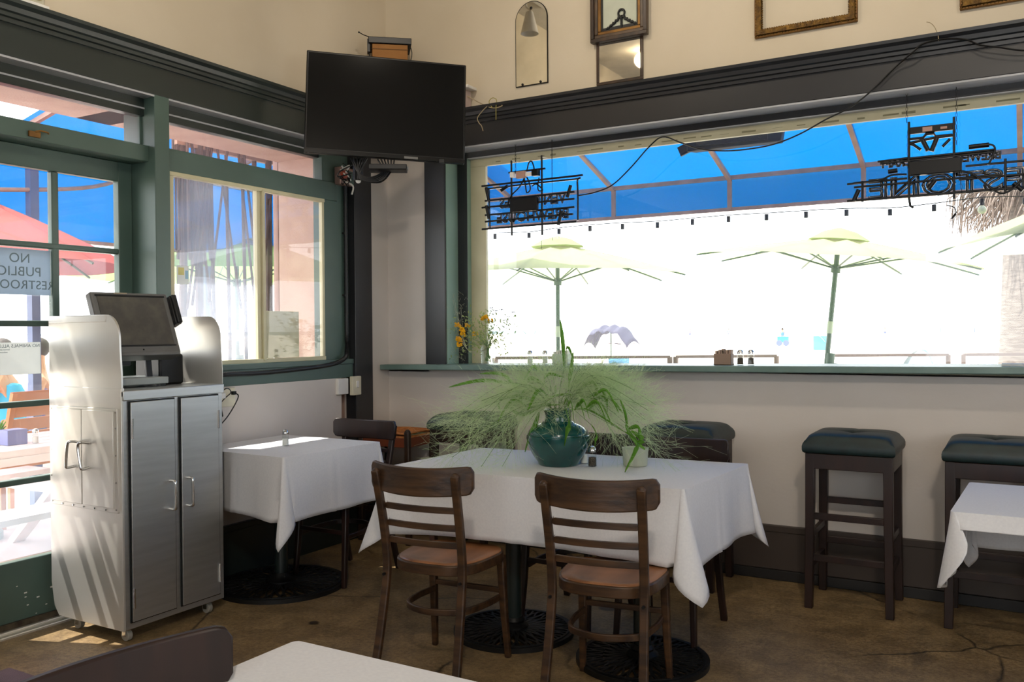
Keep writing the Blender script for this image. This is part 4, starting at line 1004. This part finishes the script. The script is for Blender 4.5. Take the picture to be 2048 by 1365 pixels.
MB().box(-.455,YS-.024,2.382,-.41,YS-.018,2.405).box(-.372,YS-.024,2.386,-.342,YS-.018,2.398).obj('label_plate', mat('pink_brown_label','b08a7c',.6), t)
for pts in ([(-.515,2.355),(-.455,2.355),(-.44,2.372),(-.405,2.372),(-.395,2.355),(-.32,2.355)],[(-.515,2.335),(-.44,2.345),(-.39,2.35),(-.315,2.352)],[(-.515,2.33),(-.50,2.325),(-.465,2.295)],[(-.45,2.34),(-.43,2.29)],[(-.395,2.35),(-.41,2.29)],[(-.33,2.335),(-.365,2.30)]):
    rod(t,[(x,YS,z) for x,z in pts],.0075,'crest_tube',m_neon)
for a,b in (((-.455,2.34),(-.43,2.285)),((-.39,2.345),(-.415,2.28)),((-.79,2.058),(-.765,2.115)),((-.43,2.09),(-.40,2.13)),((-.62,2.195),(-.575,2.198)),((-.05,2.085),(-.01,2.045)),((-.245,2.283),(-.155,2.285))):
    MB().tube([(a[0],YS-.008,a[1]),(b[0],YS-.008,b[1])],.012,10).obj('electrode_cap', m_black, t)
for pts in ([(-.155,2.285),(-.135,2.275),(-.13,2.25),(-.15,2.20),(-.16,2.185)],[(-.275,2.165),(-.22,2.14),(-.17,2.09),(-.11,2.04),(-.06,2.05),(-.01,2.10),(.03,2.16)],[(-.79,2.15),(-.66,2.155),(-.60,2.175),(-.53,2.172)]):
    rod(t, smoothpath([(x,YS-.02,z) for x,z in pts],6),.005,'lead',m_black)
chain(t,-.530,2.44,2.60,YS-.01); chain(t,-.525,2.40,2.20,YS-.015); chain(t,-.300,2.30,2.60,YS-.015); chain(t,-.285,2.16,1.97,YS-.015,sway=.02)
rod(t, smoothpath([(-.345,YS,2.0),(-.31,YS,1.985),(-.305,YS,1.95),(-.325,YS,1.93),(-.30,YS,1.965)],5),.003,'pull_string'); rod(t,[(-.318,YS,1.98),(-.318,YS,1.90)],.0012,'pull_string')

# ============================================================ THINGS ON THE LEDGE
gl = 'shakers on the window ledge'
def lz(x): return shelf_z(x)
for x, y, lab, fl in ((-2.775,5.0,'left salt shaker on the ledge beside the white sugar caddy',m_salt),(-2.665,5.0,'right salt shaker on the ledge, touching the white sugar caddy',m_salt),
                      (-1.385,4.93,'left of two pepper shakers on the ledge right of the brown caddy',m_pepper),(-1.325,4.93,'right of two pepper shakers on the ledge right of the brown caddy',m_pepper)):
    shaker(lab, (x,y,lz(x)), fl, gl, 1.0)
def caddy(label, x, y, mbody, mcards, w_=.11):
    t = thing('packet_caddy', label, 'caddy', (x,y,lz(x)))
    MB().box(-w_/2,-.03,0,w_/2,.03,.006).box(-w_/2,-.03,0,w_/2,-.026,.065).box(-w_/2,.026,0,w_/2,.03,.065).box(-w_/2,-.03,0,-w_/2+.004,.03,.065).box(w_/2-.004,-.03,0,w_/2,.03,.065).obj('holder', mbody, t, bev=.002)
    for k in range(6):
        MB().cbox((-w_/2+.016+k*(w_-.03)/5,.002,.045+.004*(k%3)),(.012,.045,.075),Matrix.Rotation(.06*((k%3)-1),4,'Y')).obj('sugar_packet', mcards, t)
caddy('pale green-white caddy of sugar packets on the ledge behind the grasses', -2.545, 5.0, mat('pale_green_plastic','b9c8b8',.4), m_white)
caddy('kraft brown caddy of packets standing on the middle of the ledge', -1.485, 4.95, mat('kraft_brown','8f7868',.7), mat('kraft_packet','a58d7c',.8), .10)
t = thing('paper_stack','flat stack of pale papers on the ledge at the right edge','paper',(.0,4.97,lz(0)))
MB().box(-.10,-.09,0,.16,.06,.010).obj('sheets', m_paper, t, bev=.001)

# glass of yellow flowers
bx, by = -3.07, 4.955
t = thing('glass_vase','clear glass vase holding the yellow wildflowers at the left end of the ledge','vase',(bx,by,lz(bx)))
MB().lathe([(0,.003),(.040,.003),(.043,.010),(.048,.12),(.0465,.12),(.041,.012),(0,.012)],28).obj('glass_body', m_clear, t)
t = thing('wildflower_bouquet','loose bouquet of yellow flowers, dried umbels and wispy grass on the ledge','flowers',(bx,by,lz(bx)+.02))
rnd = random.Random(5); st = MB(); heads = []
for i in range(34):
    a = rnd.uniform(0,2*pi); d = Vector((cos(a)*rnd.uniform(.02,.20), sin(a)*rnd.uniform(.0,.07)-.02, rnd.uniform(.10,.30)))
    p = smoothpath([Vector((cos(a+2)*.02,sin(a+2)*.02,.0)),Vector((cos(a)*.012,sin(a)*.012,.10)),d],6); st.tube(p,.0011,4)
    for k in range(5):   # side twigs
        q = p[rnd.randint(6,len(p)-1)]; st.tube([q,q+Vector((rnd.gauss(0,.03),rnd.gauss(0,.02),rnd.uniform(.0,.04)))],.0006,3,cap=False)
    heads.append(p[-1])
st.obj('stems', m_stem, t)
def bl(px, py): p = ony(px, py, by-.03); return p-Vector((bx,by,lz(bx)+.02))
yl = [(917,652),(928,658),(925,670),(921,678),(930,665),(918,681),(923,690),(965,637),(975,633),(979,642),(931,651),(947,668),(912,650)]
for px,py in yl:
    c_ = bl(px,py); c_.y += rnd.uniform(-.03,.03); mb = MB()
    for k in range(14):
        a = rnd.uniform(0,6.28); e = rnd.uniform(-1,1); mb.sphere(c_+Vector((cos(a)*.013,sin(a)*.013,e*.012)),.0085,5,4,(1,1,.7))
    mb.obj('yellow_flower', m_yellow, t)
for px,py in ((1004,620),(1027,625),(1018,634),(1012,640),(990,622),(984,616)):
    c_ = bl(px,py); mb = MB().tube(smoothpath([Vector((.01,0,.10)),Vector((c_.x*.7,0,c_.z*.7)),c_],5),.0009,4)
    for k in range(12): mb.sphere(c_+Vector((rnd.uniform(-.016,.016),rnd.uniform(-.01,.01),rnd.uniform(-.002,.004))),.004,5,3,(1,1,.6))
    mb.obj('dried_umbel', mat('dried_brown_flower','5f5a58',.8), t)
lf = MB()
for i in range(330):
    px = rnd.gauss(985,20) if i%2 else rnd.gauss(945,22); py = rnd.gauss(668,24)
    c_ = bl(px,py)+Vector((0,rnd.uniform(-.03,.03),0)); d = Vector((rnd.gauss(0,1),rnd.gauss(0,1),rnd.gauss(.3,1))).normalized()*.014; s_ = d.orthogonal().normalized()*.005
    lf.add([c_-d,c_+s_,c_+d,c_-s_],[(0,1,2,3)])
lf.obj('foliage', mat('grey_green_leaf','7f9470',.7,col2='a7ad5a',scale=30,trans=.4,tcol='a9bd7c'), t, smooth=False)['kind'] = 'stuff'
wp = MB()
for i in range(170):   # wispy grass fanning to the upper left
    px = rnd.gauss(921,9) ; py = rnd.uniform(585,735); c_ = bl(px,py)+Vector((0,-.02,0)); d = Vector((rnd.gauss(0,1),rnd.gauss(0,.4),rnd.gauss(.4,1))).normalized()*rnd.uniform(.01,.03)
    wp.tube([c_,c_+d],[.0006,.0004],3,cap=False)
for i in range(9):
    wp.tube(smoothpath([Vector((0,0,.08)),bl(935,700),bl(rnd.uniform(905,925),rnd.uniform(585,660))],6),.0007,3,cap=False)
for a_ in (((866,695),(893,700)),((880,690),(893,706)),((876,610),(890,640)),((868,660),(892,640)),((913,712),(930,722))):
    wp.tube([bl(*a_[0]),bl(*a_[1])],.0008,3,cap=False)
wp.obj('wispy_grass', mat('pale_dry_grass','c4c4a8',.7), t, smooth=False)

# cream board behind the right sash, and a small sticker
t = thing('window_board','blank cream board leaning in the lower right of the left window','board',(-3.955,4.0,1.222))
MB().box(0,-.215,0,.008,.12,.285).obj('board', mat('cream_board','cfc9a8',.7), t, bev=.001)
t = thing('window_sticker','small yellow and blue poster stuck on the left window pane','sticker',(-3.918,3.215,1.69))
MB().box(0,-.04,-.05,.001,.04,.05).obj('paper', m_paper, t); MB().box(.001,-.03,0,.0018,.008,.04).obj('yellow_patch', mat('pale_yellow','d8d08a',.7), t); MB().box(.001,.015,-.02,.0018,.035,.025).obj('blue_patch', mat('pale_blue','9cc4dc',.7), t)

# door mat
t = thing('door_mat','purple-brown door mat on the floor in the lower left corner','mat',(-3.05,1.75,0))
c0 = onz(0,1318); c1_ = onz(95,1335)
mb = MB(); mb.box(-.55,-.55,.001,.20,.32,.012)
o = mb.obj('mat_body', mat('striped_mat','4a3440',.95,col2='8d7a86',scale=1.0,bump=.5,bscale=200), t, bev=.003)

# ============================================================ OUTSIDE
struct('ground', MB().box(-14,-8,-.35, -4.02,13.2,-.02).box(-14,5.2,-.35,9,13.2,-.021), m_patio)
struct('ground_beach', MB().box(-900,13.2,-.9, 900,330,-.35).box(-900,-60,-.9,-14,13.2,-.35).box(9,5.3,-.9,200,13.2,-.35), m_sand)
struct('ground_sea', MB().box(-9000,325,-1.2, 9000,9000,-.34), m_sea)
# ---- blue awning over the terrace on the right-hand side
t = thing('awning','blue canvas awning on brown tubes outside the big right window','awning')
ya, za, yb, zb, zv = 5.28, 3.42, 7.6, 2.70, 2.405
mb = MB(); xs = [-5.6]+[-5.54+1.09*i+1.14 for i in range(10)]
mb.grid(lambda u,v: (-5.9+u*11.5, ya+(yb-ya)*v, za+(zb-za)*v-.03*sin(pi*v)), 40, 8)
mb.obj('canvas_roof', m_blue, t)
MB().grid(lambda u,v: (-5.9+u*11.5, yb+.01, zb-(zb-zv)*v), 40, 2).obj('valance', m_blue, t)
rx = [-3.312+1.0925*k for k in range(-2,8)]
for x in rx:
    MB().bar([(x,ya,za-.03),(x,yb,zb-.025)],.035,.035).obj('rafter', m_bar, t)
    MB().bar([(x,yb-.01,zb),(x,yb-.01,zv)],.035,.03).obj('valance_post', m_bar, t)
MB().bar([(-5.9,yb-.02,zb-.01),(5.6,yb-.02,zb-.01)],.035,.035,side=(0,0,1)).obj('purlin', m_bar, t)
MB().bar([(-5.9,yb-.01,zv+.012),(5.6,yb-.01,zv+.012)],.030,.025,side=(0,0,1)).obj('lower_rail', m_bar, t)
# corner return and side awning on the left-hand side
t = thing('awning','blue canvas awning on pale tubes outside the left window and door','awning')
xa, xb = -4.40, -6.9
MB().grid(lambda u,v: (xa+(xb-xa)*v, 3.85+u*3.8, 3.42-.56*v), 20, 8).obj('canvas_roof', m_blue, t)
MB().grid(lambda u,v: (xb, 2.3+u*5.35, 2.86-.72*v), 20, 3).obj('valance', m_blue, t)
MB().grid(lambda u,v: (xb+(-5.9-xb)*v, 7.66, 2.86-.62*u), 4, 6).obj('corner_panel', m_blue, t)
for y in (3.9,4.9,5.9,6.9,7.6): MB().bar([(xa,y,3.39),(xb,y,2.83)],.035,.035).obj('rafter', m_bar, t)
MB().bar([(xb+.02,2.3,2.84),(xb+.02,7.6,2.84)],.035,.035,side=(0,0,1)).obj('purlin', mat('pale_tube','b9aa9c',.6), t)
for y in (4.18,5.9,7.6): MB().bar([(xb+.04,y,-.02),(xb+.04,y,2.84)],.07,.07).obj('awning_post', mat('blue_grey_post','56688a',.6), t)
MB().tube(smoothpath([(xb+.05,1.9,2.35),(xb+.05,3.2,2.42),(xb+.05,4.6,2.6),(xb+.05,5.2,2.84)],8),.018).obj('curved_brace', m_bar, t)
MB().bar([(xb+.03,2.3,2.15),(xb+.03,7.6,2.15)],.03,.03,side=(0,0,1)).obj('lower_rail', m_bar, t)

# ---- patio heater under the awning
t = thing('patio_heater','dark strip heater hanging under the blue awning','heater',(-1.86,6.55,2.80),radians(5))
MB().add([(-.36,-.10,-.085),(.33,-.10,-.07),(.36,-.06,.07),(-.36,-.06,.07),(-.34,.10,-.06),(.32,.10,-.05),(.34,.09,.07),(-.34,.09,.07)],[(0,1,2,3),(5,4,7,6),(4,0,3,7),(1,5,6,2),(3,2,6,7),(4,5,1,0)]).obj('housing', mat('heater_black','0e0c0b',.7), t, bev=.01)
MB().box(-.28,-.112,-.05,.24,-.100,.045).obj('grille', mat('heater_mesh','1a1412',.3,metal=.5,bump=.8,bscale=200), t)
MB().bar([(-.36,-.06,-.09),(-.39,-.05,-.02)],.02,.10,side=(0,1,0)).obj('end_cap', m_bmetal, t)
for x in (-.25,.25): MB().bar([(x,0,.06),(x,0,.22)],.02,.006).obj('hanger', m_bmetal, t)
# ---- string of lights under the valance
t = thing('string_lights','string of dark sockets and bulbs sagging under the blue awning edge','string lights')
pts = []; soc = []
px = [(990,470),(1058,468),(1118,460),(1180,454),(1245,450),(1315,447),(1385,441),(1457,435),(1533,431),(1612,426),(1693,422),(1780,421),(1868,412),(1964,400),(2050,398)]
for i,(x,y) in enumerate(px):
    p = ony(x,y,7.68); soc.append(p+Vector((0,0,-.02))); pts.append(p+Vector((0,0,.02)))
MB().tube(smoothpath(pts,4),.004,5).obj('wire', m_dgrey, t)
for i,p in enumerate(soc):
    s_ = MB().tube([p+Vector((0,0,.030)),p+Vector((0,0,-.022))],.017,10).obj('socket', m_dgrey, t)
    MB().sphere((p.x,p.y,p.z-.055),.032 if i==13 else .014,12,8).obj('bulb', m_frost if i==13 else m_clear, s_)

# ---- market umbrellas
def umbrella(label, base, R, zrim, ztop, m, rot=(0,0,0), group='lime green umbrellas on the terrace', gz=-.02, rz0=.2):
    t = thing('market_umbrella', label, 'umbrella', (base[0],base[1],gz), group=group, rot=rot)
    zr, zt = zrim-gz, ztop-gz; mb = MB(); NS = 8; pts = []
    def P(a, v):
        k = a/(2*pi)*NS; fr = abs((k%1)-.5)*2          # 1 at a rib
        r = R*v*(1-.075*(1-fr)*v); z = zt-(zt-zr)*v**1.15 + .0*(1-fr)
        return (r*cos(a+rz0), r*sin(a+rz0), z + .045*(1-fr)*sin(pi*v)*-1)
    mb.grid(lambda u,v: P(u*2*pi,.05+v*.95), 64, 8); mb.obj('canopy', m, t)
    MB().lathe([(.22*R,zt-.03),(.12*R,zt+.05),(.02,zt+.09)],8).obj('vent_cap', m, t)
    MB().tube([(0,0,0),(0,0,zt+.06)],.024,14).obj('pole', m_pole, t)
    MB().tube([(0,0,zr*.66),(0,0,zr*.66+.12)],.030,14).obj('pole_joint', mat('pale_joint','a9b8a4',.4), t)
    MB().tube([(.03,0,.98),(.03,0,1.16)],.042,12).tube([(.05,0,1.06),(.10,0,1.06),(.10,0,1.02)],.008,8).obj('crank', m_pole, t)
    hub = MB().tube([(0,0,zr-.10),(0,0,zr-.02)],.045,14).obj('hub', m_pole, t)
    for i in range(NS):
        a = 2*pi*i/NS+rz0; d = Vector((cos(a),sin(a),0))
        rb = MB().tube([d*R*v+Vector((0,0,zt-(zt-zr)*v**1.15-.02)) for v in (.02,.3,.6,.85,1.0)],.009,6).obj('rib', m_pole, t)
        MB().tube([Vector((0,0,zr-.05))+d*.04, d*R*.52+Vector((0,0,zt-(zt-zr)*.52**1.15-.03))],.008,6).obj('strut', m_pole, rb)
    MB().tube([(0,0,0),(0,0,.05)],.25,20).obj('foot_weight', m_pole, t)
    return t
umbrella('lime green umbrella on an upright pole, left half of the window', (-4.535,8.82), 1.42, 1.98, 2.34, m_lime)
umbrella('lime green umbrella on a leaning pole, middle right of the window', (-1.80,9.10), 1.36, 2.03, 2.28, m_lime, rot=(0,radians(5.5),0), rz0=.45)
umbrella('lime green umbrella nearly cut off by the right edge of the window', (.78,8.3), 1.32, 2.08, 2.52, m_lime, rot=(0,radians(-3),0))
umbrella('lime green umbrella seen through the slats of the left window', (-7.2,6.6), 1.7, 1.96, 2.36, m_lime2)
umbrella('salmon red umbrella outside the glazed door', (-6.2,3.25), 1.15, 1.84, 2.36, m_red, group=None)

# ---- low railings between terrace and beach
def railing(label, a, b):
    t = thing('terrace_railing', label, 'railing', (a[0],a[1],-.35), group='brown railings along the terrace edge')
    d = Vector((b[0]-a[0],b[1]-a[1],0)); h = 1.395
    MB().bar([(0,0,h),(d.x,d.y,h)],.035,.04,side=(0,0,1)).obj('top_rail', m_railm, t)
    for f in (0,1): MB().bar([(d.x*f,d.y*f,0),(d.x*f,d.y*f,h)],.05,.05).obj('post', m_railm, t)
    MB().bar([(0,0,.35),(d.x,d.y,.35)],.04,.03,side=(0,0,1)).obj('lower_rail', m_railm, t)
m_railm = mat('brown_grey_rail','6e625c',.7)
railing('brown terrace railing left of the leaning umbrella, longest run', (-5.544,8.92+.2),(-3.717,9.98+.2))
railing('short brown terrace railing between the kraft caddy and the leaning pole', (-3.656,10.02+.2),(-2.601,10.63+.2))
railing('brown terrace railing behind the teal tent', (-2.051,10.95+.2),(-.806,11.68+.2))
railing('brown terrace railing in front of the palm trunk', (-.646,11.77+.2),(.6,12.5+.2))

# ---- palm
t = thing('palm_tree','thick pale palm trunk with a skirt of dead fronds at the right edge','palm tree',(.30,14.8,-.35))
MB().lathe([(.60,0),(.62,.5),(.66,1.0),(.62,1.7),(.60,2.4),(.58,3.0),(.56,4.5),(.55,6),(0,6)],40).obj('trunk', m_trunk, t)
rnd = random.Random(3); mb = MB()
for i in range(900):
    a = rnd.uniform(0,2*pi); r0 = rnd.uniform(.5,.9); z0 = rnd.uniform(3.6,5.2); l = rnd.uniform(.5,1.1); r1 = r0+rnd.uniform(.15,.5)
    mb.tube([(r0*cos(a),r0*sin(a),z0),(r1*cos(a+.05),r1*sin(a+.05),z0-l*.5),((r1+.04)*cos(a+rnd.gauss(0,.08)),(r1+.04)*sin(a),max(3.1,z0-l*1.15))],[.014,.010,.003],4,cap=False)
mb.obj('dead_fronds', m_thatch, t, smooth=False)
# tent, people and shades on the sand
def blob(name, label, cat, loc, parts, group=None, rz=0):
    t = thing(name, label, cat, loc, rz, group)
    for nm, mb, m in parts: mb.obj(nm, m, t)
    return t
q = atd(1836,712,15); q.z = -.35
blob('beach_tent','small teal pop-up tent on the sand beyond the railing','tent',(q.x,q.y,-.35),[('shell',MB().grid(lambda u,v:(.30*cos(pi*u)*(1-.15*v),(v-.5)*.6,1.36*sin(pi*u)**.5+.06*sin(u*7)),24,6),mat('teal_nylon','1d5f66',.6,col2='20557a',scale=3))])
# beach shade with tattered edge
q = atd(1222,690,42)
t = thing('beach_umbrella','tattered grey-blue beach umbrella standing on the sand','umbrella',(q.x,q.y,-.35))
zc = q.z+.35+.35
MB().tube([(0,0,0),(0,0,zc+.3)],.03,8).obj('pole', m_pole, t)
MB().grid(lambda u,v:((u-.5)*2.3*(1+.05*v), (v-.5)*1.6, zc+.55-.80*(2*abs(u-.5))**3.6-.30*(2*abs(v-.5))**2-.06*sin(u*30)), 24, 8).obj('canopy', mat('grey_blue_cloth',(.13,.13,.18),.8,trans=.4,tcol=(.14,.14,.20)), t, solid=.02)
MB().grid(lambda u,v:(-.1+u*1.4,-.3+v*.4,zc-.30+.03*sin(u*9)),8,3).obj('hanging_cloth', mat('mauve_cloth','5b4f58',.8), t, solid=.02)
blob('cooler','pale blue bundle under the grey-blue beach umbrella','cooler',(q.x+.4,q.y,-.35),[('body',MB().box(-.4,-.3,0,.4,.3,.45),mat('light_blue_plastic','4f88b4',.6))])
def person(label, loc, rz, pose, shirt, trousers, group=None, scale=1.0):
    t = thing('person', label, 'person', loc, rz, group)
    J = dict(stand=dict(pel=(0,0,.93),ch=(0,0,1.28),nk=(0,.0,1.47),kn=[(-.10,.03,.50),(.10,.03,.50)],ft=[(-.11,0,.06),(.11,0,.06)],el=[(-.24,0,1.12),(.24,0,1.12)],ha=[(-.25,.10,.88),(.25,.10,.88)]),
             sit=dict(pel=(0,0,.50),ch=(0,.03,.86),nk=(0,.05,1.06),kn=[(-.12,.42,.50),(.12,.42,.50)],ft=[(-.12,.44,.06),(.12,.44,.06)],el=[(-.24,.08,.74),(.24,.08,.74)],ha=[(-.16,.32,.72),(.16,.32,.72)]),
             ground=dict(pel=(0,0,.12),ch=(0,-.05,.48),nk=(0,-.04,.68),kn=[(-.12,.36,.38),(.12,.36,.38)],ft=[(-.12,.62,.06),(.12,.62,.06)],el=[(-.24,.02,.38),(.24,.02,.38)],ha=[(-.16,.28,.36),(.16,.28,.36)]),
             lie=dict(pel=(0,0,.14),ch=(0,-.36,.16),nk=(0,-.56,.22),kn=[(-.1,.42,.12),(.1,.38,.30)],ft=[(-.1,.85,.08),(.1,.70,.08)],el=[(-.26,-.30,.12),(.26,-.30,.12)],ha=[(-.3,-.05,.08),(.3,-.05,.08)]))[pose]
    V=[];E=[];Rr=[]
    def v(p,r): V.append(Vector(p)*scale); Rr.append(r*scale); return len(V)-1
    pel=v(J['pel'],.15); wa=v(Vector(J['pel']).lerp(Vector(J['ch']),.5),.135); ch=v(J['ch'],.16); nk=v(J['nk'],.06)
    up=(Vector(J['nk'])-Vector(J['ch'])).normalized(); hd=v(Vector(J['nk'])+up*.10,.085); ht=v(Vector(J['nk'])+up*.20,.085)
    E+= [(pel,wa),(wa,ch),(ch,nk),(nk,hd),(hd,ht)]
    for s in (0,1):
        sg=-1 if s==0 else 1; k=v(J['kn'][s],.065); a=v(Vector(J['ft'][s])+Vector((0,0,.04)),.045); f=v(Vector(J['ft'][s])+Vector((0,.14,0)),.035)
        h=v(Vector(J['pel'])+Vector((sg*.09,0,-.04)),.10); E+=[(pel,h),(h,k),(k,a),(a,f)]
        sh=v(Vector(J['ch'])+up*.08+Vector((sg*.17,0,0)),.055); e=v(J['el'][s],.043); w=v(J['ha'][s],.032); E+=[(ch,sh),(sh,e),(e,w)]
    me = bpy.data.meshes.new('body'); me.from_pydata(V,E,[]); ob = bpy.data.objects.new('body',me); COL.objects.link(ob); ob.parent=t; me.materials.append(m_skin)
    sk = ob.modifiers.new('skin','SKIN'); 
    for i,sv in enumerate(me.skin_vertices[0].data): sv.radius=(Rr[i],Rr[i]*.85); sv.use_root=(i==0)
    ob.modifiers.new('sub','SUBSURF').render_levels=2
    MB().sphere(Vector(J['nk'])*scale+up*.18*scale+Vector((0,-.015,.02)),.105*scale,12,8,(.95,1.0,1)).obj('hair', mat('brown_hair','2e2119',.7), t)
    c0=Vector(J['pel'])*scale; c1=Vector(J['ch'])*scale+up*.10*scale
    MB().tube([c0,c0.lerp(c1,.5),c1],[.185*scale,.17*scale,.19*scale],12).obj('shirt', shirt, t, sub=1)
    for s in (0,1):
        sg=-1 if s==0 else 1; hp=Vector(J['pel'])*scale+Vector((sg*.09,0,-.03))*scale
        MB().tube([hp,Vector(J['kn'][s])*scale],[.125*scale,.085*scale],10).obj('trouser_leg', trousers, t)
    return t
m_turq = mat('turquoise_cloth','3aa4c8',.8); m_purp = mat('violet_cloth','8378b4',.8); m_navy = mat('slate_cloth','5a6488',.8); m_pinkc = mat('rose_cloth','c98b9a',.8)
def far(x, y, d): p = atd(x,y,d); return (p.x,p.y,-.35)
person('person in blue walking on the sand left of the leaning umbrella pole', far(1565,688,88), .4, 'stand', mat('royal_blue_cloth','4a6fd0',.8), m_navy)
blob('beach_trolley','small dark-wheeled trolley beside the walking person in blue','trolley',(far(1562,690,86)[0]+.2,far(1562,690,86)[1],-.35),[('basket',MB().box(-.5,-.3,.35,.5,.3,.95),m_turq),('wheel',MB().tube([(-.3,-.32,.3),(-.3,-.26,.3)],.3,16).tube([(.35,-.32,.3),(.35,-.26,.3)],.3,16),m_navy)])
blob('beach_shelter','pale blue shelter on the sand just right of the leaning umbrella pole','shelter',far(1622,690,70),[('cloth',MB().grid(lambda u,v:((u-.5)*2.4,(v-.5)*1.5,1.45-.8*(2*abs(u-.5))**2),14,4),mat('very_pale_blue','c6e6f2',.8,trans=.4,tcol='d6f0fa')),('side_wall',MB().box(.3,-.6,0,1.3,.6,1.1),mat('light_blue_plastic','8cc0e6',.6))])
person('person lying on the sand near the palm trunk', far(1963,697,34), 1.3, 'lie', m_purp, m_pinkc)
for i,(x,d,lab) in enumerate(((1770,180,'tiny person standing by the water, right of the leaning pole'),(1662,170,'tiny person by the water just right of the leaning pole'),(1457,170,'tiny person by the water far left of the walking person'),(1380,180,'tiny distant person at the waterline, between the two umbrellas'))):
    person(lab, far(x,664,d), i, 'stand', (m_pinkc,m_navy,m_turq,m_purp)[i], m_navy, 'far away people at the waterline')
blob('beach_canopy','tiny white and grey canopy by the water near the palm','canopy',far(1915,664,150),[('roof',MB().grid(lambda u,v:((u-.5)*6,(v-.5)*3,2.2-.7*abs(2*u-1)),8,2),m_white),('pole',MB().tube([(-2.6,0,0),(-2.6,0,1.6)],.06).tube([(2.6,0,0),(2.6,0,1.6)],.06),m_navy)])

# ---- seen through the door and the left window
m_picnic = mat('white_painted_timber','f6f1ee',.7)
t = thing('picnic_table','white painted picnic table with crossed legs outside the glazed door','picnic table',(-5.30,2.75,-.02),radians(3))
for k in range(5): MB().box(-.36+.15*k,-1.0,.70,-.225+.15*k,1.0,.742).obj('tabletop_board', m_picnic, t, bev=.003)
MB().box(-.36,-1.0,.655,-.33,1.0,.70).box(.355,-1.0,.655,.385,1.0,.70).obj('apron', m_picnic, t)
for y in (-.75,.72):
    for s in (-1,1): MB().bar([(s*.55,y,0),(s*-.18,y,.68)],.09,.045,side=(0,1,0)).obj('crossed_leg', m_picnic, t)
    MB().box(-.72,y-.02,.36,.72,y+.02,.43).obj('crossbeam', m_picnic, t)
for s in (-1,1):
    MB().box(s*.70-.13,-1.0,.42,s*.70+.13,1.0,.455).obj('seat_board', m_picnic, t, bev=.003)
t = thing('napkin_box','blue-grey napkin box standing on the picnic table','box',(-5.20,3.03,.723)); MB().box(-.05,-.06,0,.05,.06,.09).obj('body', mat('blue_grey_plastic','7d86b8',.5), t, bev=.003)
shaker('shaker standing on the outdoor picnic table', (-5.12,3.12,.724), m_salt, None)
t = thing('potted_succulent','small green succulent in a pot on the picnic table','plant',(-5.30,2.99,.723))
MB().lathe([(0,0),(.04,0),(.055,.07),(.05,.07),(0,.06)],16).obj('pot', m_slat, t); mb = MB()
for k in range(14): a=k*.9; mb.tube([(0,0,.06),(.05*cos(a),.05*sin(a),.10+.004*k)],[.012,.003],6)
mb.obj('leaves', m_leaf, t)
t = thing('teak_chair','orange slatted teak chair standing beyond the picnic table','chair',(-6.35,3.82,-.02),radians(100))
for k in range(5): MB().box(-.24,-.01-.03*k,.50+.10*k,.24,.015-.03*k,.585+.10*k).obj('back_slat', m_slat, t, bev=.002)
MB().box(-.25,.0,.42,.25,.48,.45).obj('seat', m_slat, t)
for x in (-.23,.23):
    MB().bar([(x,0,0),(x,0,.45),(x,-.13,.98)],.04,.03).obj('leg', m_slat, t); MB().bar([(x,.46,0),(x,.46,.66)],.04,.03).obj('leg', m_slat, t)
person('person in turquoise sitting beyond the picnic table', (-8.3,4.80,-.02), 2.2, 'sit', m_turq, m_navy, 'people on the side terrace')
person('person in violet sitting behind the umbrella pole by the door', (-8.6,5.35,-.02), 2.6, 'sit', m_purp, m_navy, 'people on the side terrace')
for k,(x,y) in enumerate(((-8.3,4.80),(-8.6,5.35))):
    blob('stool_block',('low block seat under the person in turquoise','low block seat under the person in violet')[k],'seat',(x,y,-.02),[('block',MB().box(-.2,-.2,0,.2,.2,.36),m_picnic)])
blob('sandwich_board','blank grey-white board on two legs outside the left window','board',(-6.2,5.0,-.02),[('panel',MB().box(-.02,-.19,1.42,.02,.19,1.75),mat('grey_white_board','d4d8d8',.6)),('leg',MB().bar([(0,-.13,0),(0,-.13,1.42)],.03,.03).bar([(0,.13,0),(0,.13,1.42)],.03,.03),m_bar)],rz=radians(-30))
# cane screen just outside the left window
rnd = random.Random(12)
t = thing('cane_screen','screen of weathered crossing canes standing outside the left window','screen',(-4.75,4.85,-.02))
for i in range(17):
    y = -.95+.125*i+rnd.uniform(-.03,.03); r = rnd.choice((.015,.022,.030))
    MB().tube([(rnd.uniform(-.03,.03),y,0),(0,y+rnd.uniform(-.02,.02),1.3),(rnd.uniform(-.03,.03),y+rnd.uniform(-.04,.04),3.1)],[r,r*.9,r*.8],8).obj('cane', m_bamb, t)
for i in range(16):
    y = -.9+rnd.uniform(0,1.9); s_ = rnd.choice((-1,1))
    MB().tube([(.04,y-s_*.10,rnd.uniform(1.2,1.6)),(.04,y+s_*rnd.uniform(.08,.16),2.9)],.009,6).obj('cross_cane', m_bamb, t)
MB().box(-.02,-1.0,2.62,.02,1.1,2.70).obj('head_rail', m_bar, t)
# dense dark reed bundle at its left end
mb = MB()
for i in range(34): y = rnd.uniform(-1.02,-.72); mb.tube([(rnd.uniform(-.05,.05),y,1.9+rnd.uniform(-.1,.15)),(rnd.uniform(-.05,.05),y,3.1)],rnd.uniform(.006,.012),5)
mb.obj('reed_bundle', m_bamb, t)
# rolled blind by the corner pier
t = thing('rolled_curtain','dusty pink canvas curtain gathered against the corner pier outside','curtain',(-4.42,4.40,-.02))
MB().grid(lambda u,v:(.10*u*0+.03*sin(u*14), .0+u*.16-.02, .05+v*3.0), 24, 6).obj('curtain_cloth', mat('dusty_pink_canvas','bfa096',.85,col2='a98c84',scale=3), t, solid=.004)
